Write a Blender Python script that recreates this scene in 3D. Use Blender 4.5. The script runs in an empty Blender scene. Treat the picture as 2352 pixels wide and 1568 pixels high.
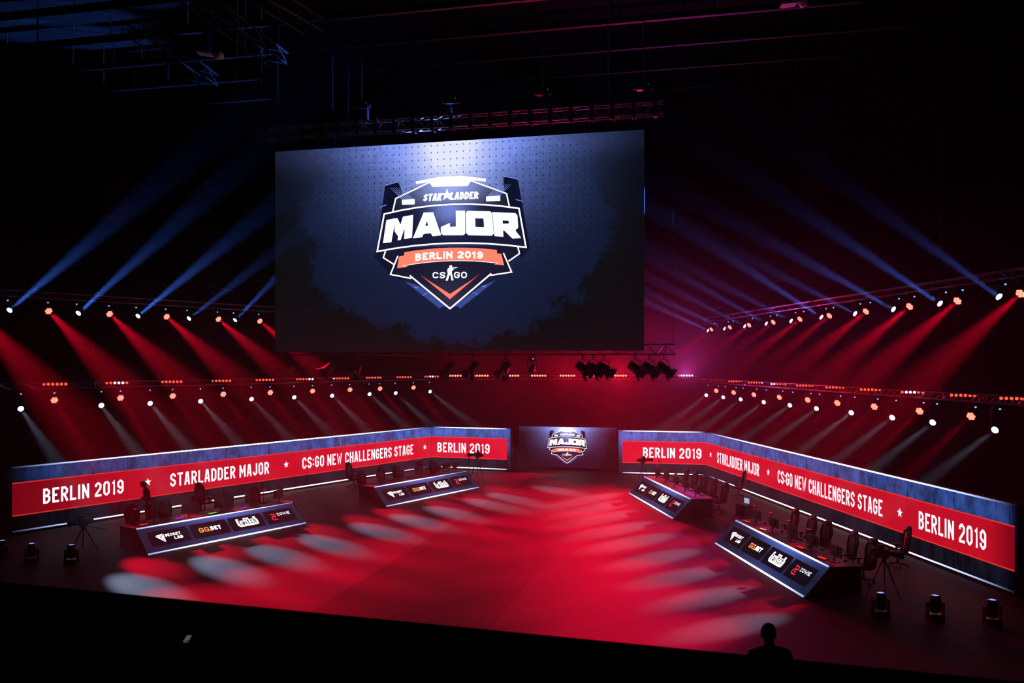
import bpy, bmesh, math, random
from mathutils import Vector, Matrix, Quaternion
V = Vector
S = bpy.context.scene
COL = S.collection
R = math.radians

# ------------------------------------------------------------------ camera, world, exposure
# photograph frame 2352x1568, focal length 2000 px, eye 6.6 m above the arena floor, level, looking along +Y
FX, CX, HY, EYE = 2000.0, 1176.0, 832.0, 6.6
cam = bpy.data.cameras.new('camera')
camo = bpy.data.objects.new('camera', cam)
COL.objects.link(camo)
S.camera = camo
cam.sensor_width = 36
cam.lens = FX / 2352 * 36
cam.shift_y = (HY - 784) / 2352
cam.clip_start, cam.clip_end = 0.05, 500
camo.location = (0, 0, EYE)
camo.rotation_euler = (math.pi / 2, 0, 0)
cam.dof.use_dof = True
cam.dof.focus_distance = 42
cam.dof.aperture_fstop = 4.0

world = bpy.data.worlds.new('dark_hall')
S.world = world
world.use_nodes = True
world.node_tree.nodes['Background'].inputs[0].default_value = (0, 0, 0, 1)
vs = S.view_settings
vs.view_transform = 'Standard'
vs.look = 'None'
vs.gamma = 1
vs.use_curve_mapping = False
vs.exposure = 0.0
S.cycles.max_bounces = 3
S.cycles.diffuse_bounces = 2
S.cycles.glossy_bounces = 2
S.cycles.volume_bounces = 0
S.cycles.transparent_max_bounces = 12
S.cycles.volume_step_rate = 4.0
S.cycles.volume_max_steps = 64

# light levels (watts)
E_BEAM_UP, E_WASH_UP, E_BEAM_LOW, E_WASH_LOW = 320000, 84000, 17000, 21000
HAZE = 0.0028


def at(x, y, Y):
    return V(((x - CX) / FX * Y, Y, EYE - (y - HY) / FX * Y))


def plane_z(x, y, z):
    Y = FX * (EYE - z) / (y - HY)
    return V(((x - CX) / FX * Y, Y, z))


def on_line(x, a, b, z):
    """point at height z above the plan line a-b seen at image column x"""
    k = (x - CX) / FX
    ax, ay, dx, dy = a[0], a[1], b[0] - a[0], b[1] - a[1]
    t = (k * ay - ax) / (dx - k * dy)
    return V((ax + dx * t, ay + dy * t, z))


# ------------------------------------------------------------------ naming helpers
ORD = ['first', 'second', 'third', 'fourth', 'fifth', 'sixth', 'seventh', 'eighth', 'ninth', 'tenth', 'eleventh', 'twelfth',
       'thirteenth', 'fourteenth', 'fifteenth', 'sixteenth', 'seventeenth', 'eighteenth', 'nineteenth', 'twentieth', 'twenty-first', 'twenty-second']


def tag(o, label=None, cat=None, group=None, kind=None):
    if label: o['label'] = label
    if cat: o['category'] = cat
    if group: o['group'] = group
    if kind: o['kind'] = kind
    return o


def thing(name, label, cat, M=None, group=None, loc=None):
    o = bpy.data.objects.new(name, None)
    o.empty_display_size = 0.1
    COL.objects.link(o)
    if M is not None: o.matrix_world = M
    if loc is not None: o.location = loc
    return tag(o, label, cat, group)


def frame(origin, x, y):
    """matrix with local X along x, local Y along y (flattened), Z up"""
    x = V(x).normalized()
    z = V((0, 0, 1))
    y = z.cross(x)
    return Matrix(((x.x, y.x, z.x, origin[0]), (x.y, y.y, z.y, origin[1]), (x.z, y.z, z.z, origin[2]), (0, 0, 0, 1)))


def dup(root, M=None, label=None, group=None):
    r = root.copy()
    COL.objects.link(r)
    if M is not None: r.matrix_world = M
    if label: r['label'] = label
    if group: r['group'] = group
    out = [r]
    for ch in list(root.children):
        if ch.type == 'LIGHT': continue
        c = ch.copy()
        COL.objects.link(c)
        c.parent = r
        out.append(c)
        for g in list(ch.children):
            if g.type == 'LIGHT': continue
            d = g.copy()
            COL.objects.link(d)
            d.parent = c
    return r


def child(o, name):
    for c in o.children:
        if c.name.split('.')[0] == name: return c


# ------------------------------------------------------------------ mesh builder
class MB:
    def __init__(s):
        s.v, s.f = [], []

    def add(s, vs, fs):
        n = len(s.v)
        s.v += [V(p) for p in vs]
        s.f += [tuple(n + i for i in f) for f in fs]
        return s

    def box(s, c, d, M=None, taper=1.0):
        hx, hy, hz = d[0] / 2, d[1] / 2, d[2] / 2
        p = [V((sx * hx * (taper if sz > 0 else 1), sy * hy * (taper if sz > 0 else 1), sz * hz)) for sz in (-1, 1) for sy in (-1, 1) for sx in (-1, 1)]
        if M is not None: p = [M @ q for q in p]
        p = [q + V(c) for q in p]
        return s.add(p, [(0, 2, 3, 1), (4, 5, 7, 6), (0, 1, 5, 4), (2, 6, 7, 3), (0, 4, 6, 2), (1, 3, 7, 5)])

    def cyl(s, a, b, r0, r1=None, n=8, caps=True):
        a, b = V(a), V(b)
        r1 = r0 if r1 is None else r1
        d = (b - a)
        if d.length < 1e-6: return s
        d.normalize()
        u = d.orthogonal().normalized()
        w = d.cross(u)
        p = []
        for c, r in ((a, r0), (b, r1)):
            for i in range(n):
                t = 2 * math.pi * i / n
                p.append(c + (u * math.cos(t) + w * math.sin(t)) * r)
        f = [(i, (i + 1) % n, n + (i + 1) % n, n + i) for i in range(n)]
        if caps: f += [tuple(range(n - 1, -1, -1)), tuple(range(n, 2 * n))]
        return s.add(p, f)

    def tube(s, pts, r, n=6):
        for a, b in zip(pts, pts[1:]): s.cyl(a, b, r, n=n)
        return s

    def lathe(s, prof, c=(0, 0, 0), M=None, n=14):
        """profile of (radius, z) around local Z"""
        p, f = [], []
        for r, z in prof:
            for i in range(n):
                t = 2 * math.pi * i / n
                q = V((r * math.cos(t), r * math.sin(t), z))
                p.append((M @ q if M is not None else q) + V(c))
        for k in range(len(prof) - 1):
            for i in range(n):
                j = (i + 1) % n
                f.append((k * n + i, k * n + j, (k + 1) * n + j, (k + 1) * n + i))
        f.append(tuple(range(n - 1, -1, -1)))
        f.append(tuple((len(prof) - 1) * n + i for i in range(n)))
        return s.add(p, f)

    def prism(s, poly, y0, y1):
        """polygon in local XZ extruded along Y"""
        n = len(poly)
        p = [V((x, y0, z)) for x, z in poly] + [V((x, y1, z)) for x, z in poly]
        return s.add(p, [tuple(range(n)), tuple(range(2 * n - 1, n - 1, -1))] + [(i, n + i, n + (i + 1) % n, (i + 1) % n) for i in range(n)])

    def build(s, name, mat, parent=None, smooth=False, bevel=0):
        me = bpy.data.meshes.new(name)
        me.from_pydata([tuple(p) for p in s.v], [], s.f)
        bm = bmesh.new()
        bm.from_mesh(me)
        bmesh.ops.recalc_face_normals(bm, faces=bm.faces[:])
        bm.to_mesh(me)
        bm.free()
        o = bpy.data.objects.new(name, me)
        me.materials.append(mat)
        COL.objects.link(o)
        if parent is not None: o.parent = parent
        if smooth:
            for q in me.polygons: q.use_smooth = True
        if bevel:
            b = o.modifiers.new('bevel', 'BEVEL')
            b.width = bevel
            b.segments = 2
        return o


# ------------------------------------------------------------------ materials
def lin(c):
    return tuple(((v / 255) / 12.92 if v / 255 <= 0.04045 else ((v / 255 + 0.055) / 1.055) ** 2.4) for v in c)


def pbr(name, rgb, rough=0.5, metal=0.0, spec=0.5, noise=0.0, scale=8):
    m = bpy.data.materials.new(name)
    m.use_nodes = True
    t = m.node_tree
    b = t.nodes['Principled BSDF']
    b.inputs['Roughness'].default_value = rough
    b.inputs['Metallic'].default_value = metal
    b.inputs['Specular IOR Level'].default_value = spec
    tc = t.nodes.new('ShaderNodeTexCoord')
    nz = t.nodes.new('ShaderNodeTexNoise')
    nz.inputs['Scale'].default_value = scale
    t.links.new(tc.outputs['Object'], nz.inputs['Vector'])
    mr = t.nodes.new('ShaderNodeMapRange')
    mr.inputs['To Min'].default_value = 1 - noise
    mr.inputs['To Max'].default_value = 1 + noise
    t.links.new(nz.outputs['Fac'], mr.inputs['Value'])
    mx = t.nodes.new('ShaderNodeVectorMath')
    mx.operation = 'SCALE'
    mx.inputs[0].default_value = rgb
    t.links.new(mr.outputs[0], mx.inputs['Scale'])
    t.links.new(mx.outputs[0], b.inputs['Base Color'])
    return m


class X:
    """small arithmetic wrapper over shader math nodes"""
    def __init__(s, t, sock): s.t, s.s = t, sock

    def _op(s, op, *a, clamp=False):
        n = s.t.nodes.new('ShaderNodeMath')
        n.operation = op
        n.use_clamp = clamp
        for i, q in enumerate((s,) + a):
            if isinstance(q, X): s.t.links.new(q.s, n.inputs[i])
            else: n.inputs[i].default_value = q
        return X(s.t, n.outputs[0])

    def __add__(s, o): return s._op('ADD', o)
    def __sub__(s, o): return s._op('SUBTRACT', o)
    def __mul__(s, o): return s._op('MULTIPLY', o)
    def __truediv__(s, o): return s._op('DIVIDE', o)
    def pow(s, o): return s._op('POWER', o)
    def abs(s): return s._op('ABSOLUTE')
    def fract(s): return s._op('FRACT')
    def min(s, o): return s._op('MINIMUM', o)
    def max(s, o): return s._op('MAXIMUM', o)
    def clamp(s): return s._op('ADD', 0.0, clamp=True)
    def gt(s, o): return s._op('GREATER_THAN', o)
    def sqrt(s): return s._op('SQRT')
    def exp(s): return s._op('EXPONENT')
    def inv(s): return (s * -1.0) + 1.0

    def step(s, a, b):
        n = s.t.nodes.new('ShaderNodeMapRange')
        n.interpolation_type = 'SMOOTHSTEP'
        s.t.links.new(s.s, n.inputs['Value'])
        n.inputs['From Min'].default_value = a
        n.inputs['From Max'].default_value = b
        if a > b:
            n.inputs['From Min'].default_value, n.inputs['From Max'].default_value = b, a
            n.inputs['To Min'].default_value, n.inputs['To Max'].default_value = 1, 0
        return X(s.t, n.outputs[0])


def mixc(t, f, a, b):
    n = t.nodes.new('ShaderNodeMix')
    n.data_type = 'RGBA'
    t.links.new(f.s, n.inputs[0])
    for i, q in ((6, a), (7, b)):
        if isinstance(q, tuple): n.inputs[i].default_value = (*q, 1)
        else: t.links.new(q, n.inputs[i])
    return n.outputs[2]


def emat(name, sampling='NONE'):
    m = bpy.data.materials.new(name)
    m.use_nodes = True
    t = m.node_tree
    t.nodes.clear()
    e = t.nodes.new('ShaderNodeEmission')
    o = t.nodes.new('ShaderNodeOutputMaterial')
    t.links.new(e.outputs[0], o.inputs['Surface'])
    m.cycles.emission_sampling = sampling
    return m, t, e


def glow(name, rgb, k=1.0, sampling='NONE'):
    m, t, e = emat(name, sampling)
    e.inputs['Color'].default_value = (*lin(rgb), 1)
    e.inputs['Strength'].default_value = k
    return m


def coords(t, kind='Object', sx=1.0, sy=1.0, sz=1.0):
    tc = t.nodes.new('ShaderNodeTexCoord')
    sp = t.nodes.new('ShaderNodeSeparateXYZ')
    t.links.new(tc.outputs[kind], sp.inputs[0])
    return X(t, sp.outputs[0]) * (1 / sx), X(t, sp.outputs[1]) * (1 / sy), X(t, sp.outputs[2]) * (1 / sz), tc


def noise(t, tc, scale, detail=4, rough=0.6, kind='Object', stretch=None):
    n = t.nodes.new('ShaderNodeTexNoise')
    n.inputs['Scale'].default_value = scale
    n.inputs['Detail'].default_value = detail
    n.inputs['Roughness'].default_value = rough
    src = tc.outputs[kind]
    if stretch:
        mp = t.nodes.new('ShaderNodeMapping')
        mp.inputs['Scale'].default_value = stretch
        t.links.new(src, mp.inputs['Vector'])
        src = mp.outputs[0]
    t.links.new(src, n.inputs['Vector'])
    return X(t, n.outputs['Fac'])


M_black = pbr('black_metal', (0.012, 0.012, 0.013), 0.45, 0.2, noise=0.2)
M_blackm = pbr('black_matte', (0.008, 0.008, 0.009), 0.8, noise=0.2)
M_plastic = pbr('black_plastic', (0.02, 0.02, 0.022), 0.4)
M_alu = pbr('aluminium_truss', (0.38, 0.38, 0.4), 0.3, 0.9, noise=0.15)
M_alu2 = pbr('lightened_truss', (0.45, 0.46, 0.5), 0.45, 0.3, noise=0.15)  # aluminium made paler and less metallic so the screen truss looks lit
M_dalu = pbr('dark_truss', (0.06, 0.06, 0.07), 0.4, 0.8, noise=0.15)
M_steel = pbr('steel_beam', (0.028, 0.03, 0.036), 0.55, 0.4, noise=0.2)
M_hall = pbr('hall_cladding', (0.003, 0.003, 0.0035), 0.9, noise=0.3, scale=0.6)
M_chair = pbr('chair_leatherette', (0.03, 0.03, 0.035), 0.42, noise=0.15)
M_chair2 = pbr('chair_side_leatherette', (0.06, 0.06, 0.07), 0.45, noise=0.15)
M_pale = pbr('pale_stitching', (0.6, 0.6, 0.6), 0.6)
M_table = pbr('desk_top', (0.05, 0.05, 0.055), 0.45, noise=0.2)
M_skin = pbr('skin', (0.35, 0.2, 0.14), 0.6)
M_hair = pbr('hair', (0.01, 0.008, 0.007), 0.6)
M_cloth = pbr('black_cotton', (0.012, 0.012, 0.014), 0.9)
M_yellow = pbr('yellow_tag', (0.6, 0.4, 0.05), 0.6)
M_white = pbr('white_housing', (0.75, 0.77, 0.8), 0.5)
M_paper = pbr('paper', (0.6, 0.6, 0.62), 0.8)

G_white = glow('led_white', (255, 255, 255), 1.6)
G_strip = glow('led_strip', (215, 225, 255), 2.0, 'FRONT_BACK')
G_text = glow('led_lettering', (236, 240, 255), 1.35)
G_orange = glow('led_orange', (255, 150, 70), 1.4)
G_redlogo = glow('led_red_logo', (255, 50, 70), 1.2)
G_coral = glow('led_coral', (255, 128, 104), 1.15)
G_box = glow('led_black', (14, 12, 22), 1.0)
G_dark = glow('led_off', (7, 8, 14), 1.0)
G_lens_w = glow('beam_lens', (190, 215, 255), 2.2)
G_lens_b = glow('beam_lens_blue', (120, 165, 255), 1.6)
G_lens_r = glow('wash_lens', (255, 128, 106), 2.6)
G_ring = glow('wash_lens_rim', (200, 10, 10), 1.0)
G_bar_r = glow('bar_lens_red', (255, 70, 50), 2.2)
G_bar_rr = glow('bar_lens_bright_red', (255, 110, 80), 4.0)
G_bar_w = glow('bar_lens_white', (190, 205, 255), 2.6)
G_bar_d = glow('bar_lens_dim', (200, 30, 40), 0.6)
G_status = glow('status_display', (110, 170, 255), 1.6)
G_green = glow('status_led_green', (30, 220, 130), 1.0)


# ------------------------------------------------------------------ lettering as stroked polygons
GL = {
 'A': (1, [[(0, 0), (.34, 1), (.66, 1), (1, 0)], [(.14, .27), (.86, .27)]]),
 'B': (1, [[(0, 0), (0, 1), (.95, 1, 1), (.95, .52, 1), (0, .52)], [(0, .52), (1, .52, 1), (1, 0, 1), (0, 0)]]),
 'C': (1, [[(1, .7), (1, 1, 1), (0, 1, 1), (0, 0, 1), (1, 0, 1), (1, .3)]]),
 'D': (1, [[(0, 0), (0, 1), (1, 1, 1), (1, 0, 1), (0, 0)]]),
 'E': (.9, [[(1, 1), (0, 1), (0, 0), (1, 0)], [(0, .5), (.85, .5)]]),
 'G': (1, [[(1, .72), (1, 1, 1), (0, 1, 1), (0, 0, 1), (1, 0, 1), (1, .48), (.5, .48)]]),
 'H': (1, [[(0, 0), (0, 1)], [(1, 0), (1, 1)], [(0, .5), (1, .5)]]),
 'I': (0, [[(0, 0), (0, 1)]]),
 'J': (.9, [[(1, 1), (1, 0, 1), (0, 0, 1), (0, .3)]]),
 'L': (.85, [[(0, 1), (0, 0), (1, 0)]]),
 'M': (1.35, [[(0, 0), (0, 1)], [(.03, .97), (.5, .35), (.97, .97)], [(1, 1), (1, 0)]]),
 'N': (1.05, [[(0, 0), (0, 1)], [(.03, .97), (.97, .03)], [(1, 0), (1, 1)]]),
 'O': (1, [[(.5, 1), (1, 1, 1), (1, 0, 1), (0, 0, 1), (0, 1, 1), (.5, 1)]]),
 'R': (1, [[(0, 0), (0, 1), (1, 1, 1), (1, .48, 1), (0, .48)], [(.45, .48), (1, 0)]]),
 'S': (1, [[(1, .74), (1, 1, 1), (0, 1, 1), (0, .5, 1), (1, .5, 1), (1, 0, 1), (0, 0, 1), (0, .26)]]),
 'T': (1, [[(0, 1), (1, 1)], [(.5, 1), (.5, 0)]]),
 'W': (1.45, [[(0, 1), (.25, 0), (.5, .75), (.75, 0), (1, 1)]]),
 'Z': (1, [[(0, 1), (1, 1), (0, 0), (1, 0)]]),
 '1': (.45, [[(0, .82), (.8, 1), (.8, 0)]]),
 '2': (1, [[(0, .72), (0, 1, 1), (1, 1, 1), (1, .6), (0, .1), (0, 0), (1, 0)]]),
 '9': (1, [[(1, .42), (0, .42, 1), (0, 1, 1), (1, 1, 1), (1, 0, 1), (0, 0, 1), (0, .26)]]),
 ':': (0, [[(0, .18), (0, .34)], [(0, .66), (0, .82)]]),
 '.': (0, [[(0, 0), (0, .1)]]),
 't': (.7, [[(.25, 1), (.25, 0, 1), (1, 0)], [(0, .68), (1, .68)]]),
 'w': (1.3, [[(0, .7), (0, 0, 1), (1, 0, 1), (1, .7)], [(.5, 0), (.5, .6)]]),
 'i': (0, [[(0, 0), (0, .66)], [(0, .88), (0, 1)]]),
 'c': (.8, [[(1, .68), (0, .68, 1), (0, 0, 1), (1, 0)]]),
 'h': (.9, [[(0, 0), (0, 1)], [(0, .68), (1, .68, 1), (1, 0)]]),
 'e': (.9, [[(0, .36), (1, .36), (1, .7, 1), (0, .7, 1), (0, 0, 1), (1, 0)]]),
 'r': (.7, [[(0, 0), (0, .7), (1, .7)]]),
 'v': (.9, [[(0, .7), (.5, 0), (1, .7)]]),
}
GL['0'] = GL['O']


def chamfer(pts, c):
    out = []
    n = len(pts)
    for i, p in enumerate(pts):
        if len(p) == 3 and 0 < i < n - 1:
            P = V(p[:2])
            for q in (pts[i - 1], pts[i + 1]):
                d = V(q[:2]) - P
                k = min(c, d.length * 0.48)
                out.append(P + d.normalized() * k)
        else: out.append(V(p[:2]))
    return out


def stroke(pts, t):
    """quads (2D) along a mitred polyline; closed if the ends meet"""
    n = len(pts)
    closed = (pts[0] - pts[-1]).length < 1e-6
    L, Rr = [], []
    for i in range(n):
        a = pts[i - 1] if i > 0 else (pts[-2] if closed else None)
        b = pts[i + 1] if i < n - 1 else (pts[1] if closed else None)
        d1 = (pts[i] - a).normalized() if a is not None else None
        d2 = (b - pts[i]).normalized() if b is not None else None
        if d1 is None: d1 = d2
        if d2 is None: d2 = d1
        n1, n2 = V((-d1.y, d1.x)), V((-d2.y, d2.x))
        m = n1 + n2
        if m.length < 1e-4: m = n1
        m.normalize()
        k = t / 2 / max(0.6, m.dot(n1))
        L.append(pts[i] + m * k)
        Rr.append(pts[i] - m * k)
    return [[L[i], L[i + 1], Rr[i + 1], Rr[i]] for i in range(n - 1)]


def lettering(text, x0, x1, z0, z1, t, gap=0.40, space=1.25, ch=0.9):
    """list of 2D polygons filling the box"""
    units = 0.0
    strokes = 0
    for i, c in enumerate(text):
        if c == ' ': units += space; continue
        units += GL[c][0] + (gap if i < len(text) - 1 and text[i + 1] != ' ' else 0)
        strokes += 1
    u = (x1 - x0 - strokes * t) / units
    x, out = x0, []
    for i, c in enumerate(text):
        if c == ' ': x += space * u; continue
        w, ss = GL[c]
        for s in ss:
            p = [(x + t / 2 + q[0] * w * u, z0 + t / 2 + q[1] * (z1 - z0 - t)) + tuple(q[2:]) for q in s]
            for e_, n_ in ((0, 1), (-1, -2)):
                a_, b_ = s[e_], s[n_]
                dx, dy = p[e_][0] - p[n_][0], p[e_][1] - p[n_][1]
                if s[0][:2] != s[-1][:2] and ((abs(dy) >= abs(dx) and a_[1] in (0, 1)) or (abs(dx) > abs(dy) and a_[0] in (0, 1))):
                    ln_ = math.hypot(dx, dy)
                    p[e_] = (p[e_][0] + dx / ln_ * t / 2, p[e_][1] + dy / ln_ * t / 2)
            out += stroke(chamfer(p, t * ch), t)
        x += w * u + t + (gap * u if i < len(text) - 1 and text[i + 1] != ' ' else 0)
    return out


def star(cx, cz, r, k=0.42, rot=0):
    return [V((cx + math.sin(rot + i * math.pi / 5) * r * (1 if i % 2 == 0 else k), cz + math.cos(rot + i * math.pi / 5) * r * (1 if i % 2 == 0 else k))) for i in range(10)]


def flat(polys, f, y, name, mat, parent):
    """polygons (2D) laid by mapping f(x, z) -> (X, Z) in the parent's XZ plane at depth y"""
    mb = MB()
    for p in polys:
        q = [f(a.x, a.y) if isinstance(a, Vector) else f(*a) for a in p]
        mb.add([V((x, y, z)) for x, z in q], [tuple(range(len(q)))])
    return mb.build(name, mat, parent)


ident = lambda x, z: (x, z)

# ------------------------------------------------------------------ hall shell
X0, X1, Y0, Y1, ZC = -46, 46, -7, 96, 24


def structure(name, mb, mat, parent=None):
    o = mb.build(name, mat, parent)
    o['kind'] = 'structure'
    return o


# the floor: grey, seamed along the stage axis, darker middle strip and right part
AX = V((0.2260, 0.9741, 0))          # stage axis in plan
AN = V((0.9741, -0.2260, 0))
m = bpy.data.materials.new('stage_floor')
m.use_nodes = True
t = m.node_tree
b = t.nodes['Principled BSDF']
x, y, z, tc = coords(t)
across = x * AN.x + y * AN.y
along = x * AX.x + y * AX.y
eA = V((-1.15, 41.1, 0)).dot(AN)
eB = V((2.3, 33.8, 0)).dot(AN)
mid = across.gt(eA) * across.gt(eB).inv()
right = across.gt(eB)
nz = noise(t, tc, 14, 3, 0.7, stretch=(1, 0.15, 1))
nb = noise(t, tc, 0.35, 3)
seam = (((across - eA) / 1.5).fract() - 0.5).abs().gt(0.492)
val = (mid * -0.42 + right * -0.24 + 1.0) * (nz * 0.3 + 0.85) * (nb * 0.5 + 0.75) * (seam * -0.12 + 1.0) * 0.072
cb = t.nodes.new('ShaderNodeCombineXYZ')
for i, k in enumerate((1.0, 0.98, 1.02)): t.links.new((val * k).s, cb.inputs[i])
t.links.new(cb.outputs[0], b.inputs['Base Color'])
b.inputs['Roughness'].default_value = 0.62
b.inputs['Specular IOR Level'].default_value = 0.15
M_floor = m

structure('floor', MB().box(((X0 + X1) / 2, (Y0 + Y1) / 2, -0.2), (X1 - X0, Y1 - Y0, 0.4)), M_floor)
ceiling = structure('ceiling', MB().box(((X0 + X1) / 2, (Y0 + Y1) / 2, ZC + 0.2), (X1 - X0, Y1 - Y0, 0.4)), M_hall)
structure('wall_left', MB().box((X0 - 0.2, (Y0 + Y1) / 2, ZC / 2), (0.4, Y1 - Y0, ZC)), M_hall)
structure('wall_right', MB().box((X1 + 0.2, (Y0 + Y1) / 2, ZC / 2), (0.4, Y1 - Y0, ZC)), M_hall)
structure('wall_back', MB().box(((X0 + X1) / 2, Y1 + 0.2, ZC / 2), (X1 - X0, 0.4, ZC)), M_hall)
structure('wall_front', MB().box(((X0 + X1) / 2, Y0 - 0.2, ZC / 2), (X1 - X0, 0.4, ZC)), M_hall)

# roof purlins parallel to the big screen, joined to the ceiling by short hangers
SD = V((17.18, -4.0, 0)).normalized()        # direction of the screen in plan
SN = V((-SD.y, SD.x, 0))
for i in range(15):
    c = V((-3, 30 + i * 3.35, 21.6))
    mb = MB()
    a, e = c - SD * 34, c + SD * 34
    Mx = frame((0, 0, 0), SD, None).to_3x3().to_4x4()
    for zz, hh, ww in ((0.12, 0.03, 0.2), (-0.12, 0.03, 0.2), (0, 0.24, 0.02)):
        mb.box(c + V((0, 0, zz)), (68, ww, hh), Mx)
    for k in range(-8, 9): mb.cyl(c + SD * (k * 4.0), c + SD * (k * 4.0) + V((0, 0, 2.4)), 0.03, n=6)
    structure('beam', mb, M_steel, ceiling)


# ------------------------------------------------------------------ trusses
def truss(name, label, a, b, w=0.3, h=0.3, mat=None, bay=0.5, extra=None, r=0.024, group=None):
    """box truss whose bottom chords run from a to b"""
    mat = mat or M_alu
    a, b = V(a), V(b)
    d = b - a
    L = d.length
    root = thing(name, label, 'truss', frame(a, d, None), group)
    for dy in (-w / 2, w / 2):
        for dz in (r, h - r):
            MB().cyl((0, dy, dz), (L, dy, dz), r, n=8).build('chord', mat, root, True)
    n = max(2, int(L / bay))
    mb = MB()
    for i in range(n):
        u, v = L * i / n, L * (i + 1) / n
        for dy in (-w / 2, w / 2):
            z0, z1 = (r, h - r) if i % 2 else (h - r, r)
            mb.cyl((u, dy, z0), (v, dy, z1), r * 0.45, n=5, caps=False)
        y0, y1 = (-w / 2, w / 2) if i % 2 else (w / 2, -w / 2)
        mb.cyl((u, y0, h - r), (v, y1, h - r), r * 0.45, n=5, caps=False)
        mb.cyl((u, y0, r), (v, y1, r), r * 0.45, n=5, caps=False)
    for i in range(0, n + 1, 4):
        u = L * i / n
        for dy in (-w / 2, w / 2): mb.cyl((u, dy, r), (u, dy, h - r), r * 0.5, n=5)
    mb.build('lattice', mat, root)
    if extra: extra(root, L)
    return root


LA, LB = (-20.3, 36.0), (-5.4, 57.1)         # plan line of the left rig
RA, RB = (15.9, 28.7), (13.0, 58.4)          # plan line of the right rig
TU, TLL, TLR = 9.28, 5.46, 5.24              # underside heights
def ext(a, b, k0, k1, z):
    a, b = V((*a, z)), V((*b, z))
    d = (b - a)
    return a - d * k0, b + d * k1
uL = ext(LA, LB, 0.35, 0.0, TU)
uR = ext(RA, RB, 0.25, 0.0, TU)
lL = ext(LA, LB, 0.35, 0.0, TLL)
lR = ext(RA, RB, 0.25, 0.0, TLR)
truss('lighting_truss', 'upper aluminium truss carrying blue beam lights behind the left long led wall', *uL)
truss('lighting_truss', 'lower aluminium truss with light bars behind the left long led wall', *lL)
truss('lighting_truss', 'upper aluminium truss carrying blue beam lights behind the right long led wall', *uR)
truss('lighting_truss', 'lower aluminium truss with light bars behind the right long led wall', *lR)
bk0, bk1 = V((-4.9, 57.4, 5.46)), V((12.7, 58.6, 5.46))
truss('lighting_truss', 'back truss of bright red light bars above the small centre screen', bk0, bk1)


def chain(a, b, name, label, group, link=0.075, wire=0.014, mat=None, hoist=None):
    """chain as alternating links, one mesh; hoist: 'top' puts a motor at its top"""
    a, b = V(a), V(b)
    n = int((b - a).length / link)
    mb = MB()
    d = (b - a).normalized()
    u = d.orthogonal().normalized()
    w = d.cross(u)
    for i in range(n):
        c = a + d * (link * (i + 0.5))
        s = u if i % 2 else w
        for sg in (-1, 1): mb.cyl(c + s * (sg * 0.02) - d * link * 0.55, c + s * (sg * 0.02) + d * link * 0.55, wire, n=4, caps=False)
    o = mb.build(name, mat or M_alu)
    tag(o, label, 'chain', group)
    return o


# hangers: steel cables from lower to upper trusses, from upper trusses to the ceiling
def cable(a, b, label, group, r=0.012):
    o = MB().cyl(a, b, r, n=6).build('suspension_cable', M_dalu)
    tag(o, label, 'cable', group)


for side, (u0, u1), (l0, l1) in (('left', uL, lL), ('right', uR, lR)):
    for i, k in enumerate((0.04, 0.28, 0.52, 0.76, 0.97)):
        p, q = u0.lerp(u1, k), l0.lerp(l1, k)
        cable(q + V((0, 0, 0.28)), p + V((0, 0, 0.02)), f'dark cable between upper and lower {side} truss, {ORD[i]} from the near end', f'cables between the {side} trusses')
        cable(p + V((0, 0, 0.28)), V((p.x, p.y, ZC)), f'dark cable from upper {side} truss to the roof, {ORD[i]} from the near end', f'roof cables of the {side} truss')
for i, k in enumerate((0.1, 0.5, 0.9)):
    p = bk0.lerp(bk1, k)
    cable(p + V((0, 0, 0.28)), V((p.x, p.y, ZC)), f'thin dark cable holding the back truss, {ORD[i]} from the left', 'roof cables of the back truss')


# ------------------------------------------------------------------ moving lights
def lamp(p, direction, color, energy, ang, blend, r, parent, name='lamp_light'):
    l = bpy.data.lights.new(name, 'SPOT')
    l.energy, l.color, l.spot_size, l.spot_blend, l.shadow_soft_size = energy, color, R(ang), blend, r
    o = bpy.data.objects.new(name, l)
    COL.objects.link(o)
    o.matrix_world = Matrix.Translation(p) @ V(direction).to_track_quat('-Z', 'Y').to_matrix().to_4x4()
    if parent is not None:
        Mi = parent.matrix_world.inverted()
        o.parent = parent
        o.matrix_parent_inverse = Mi
    return o


HEADLEN = 0.22


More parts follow.
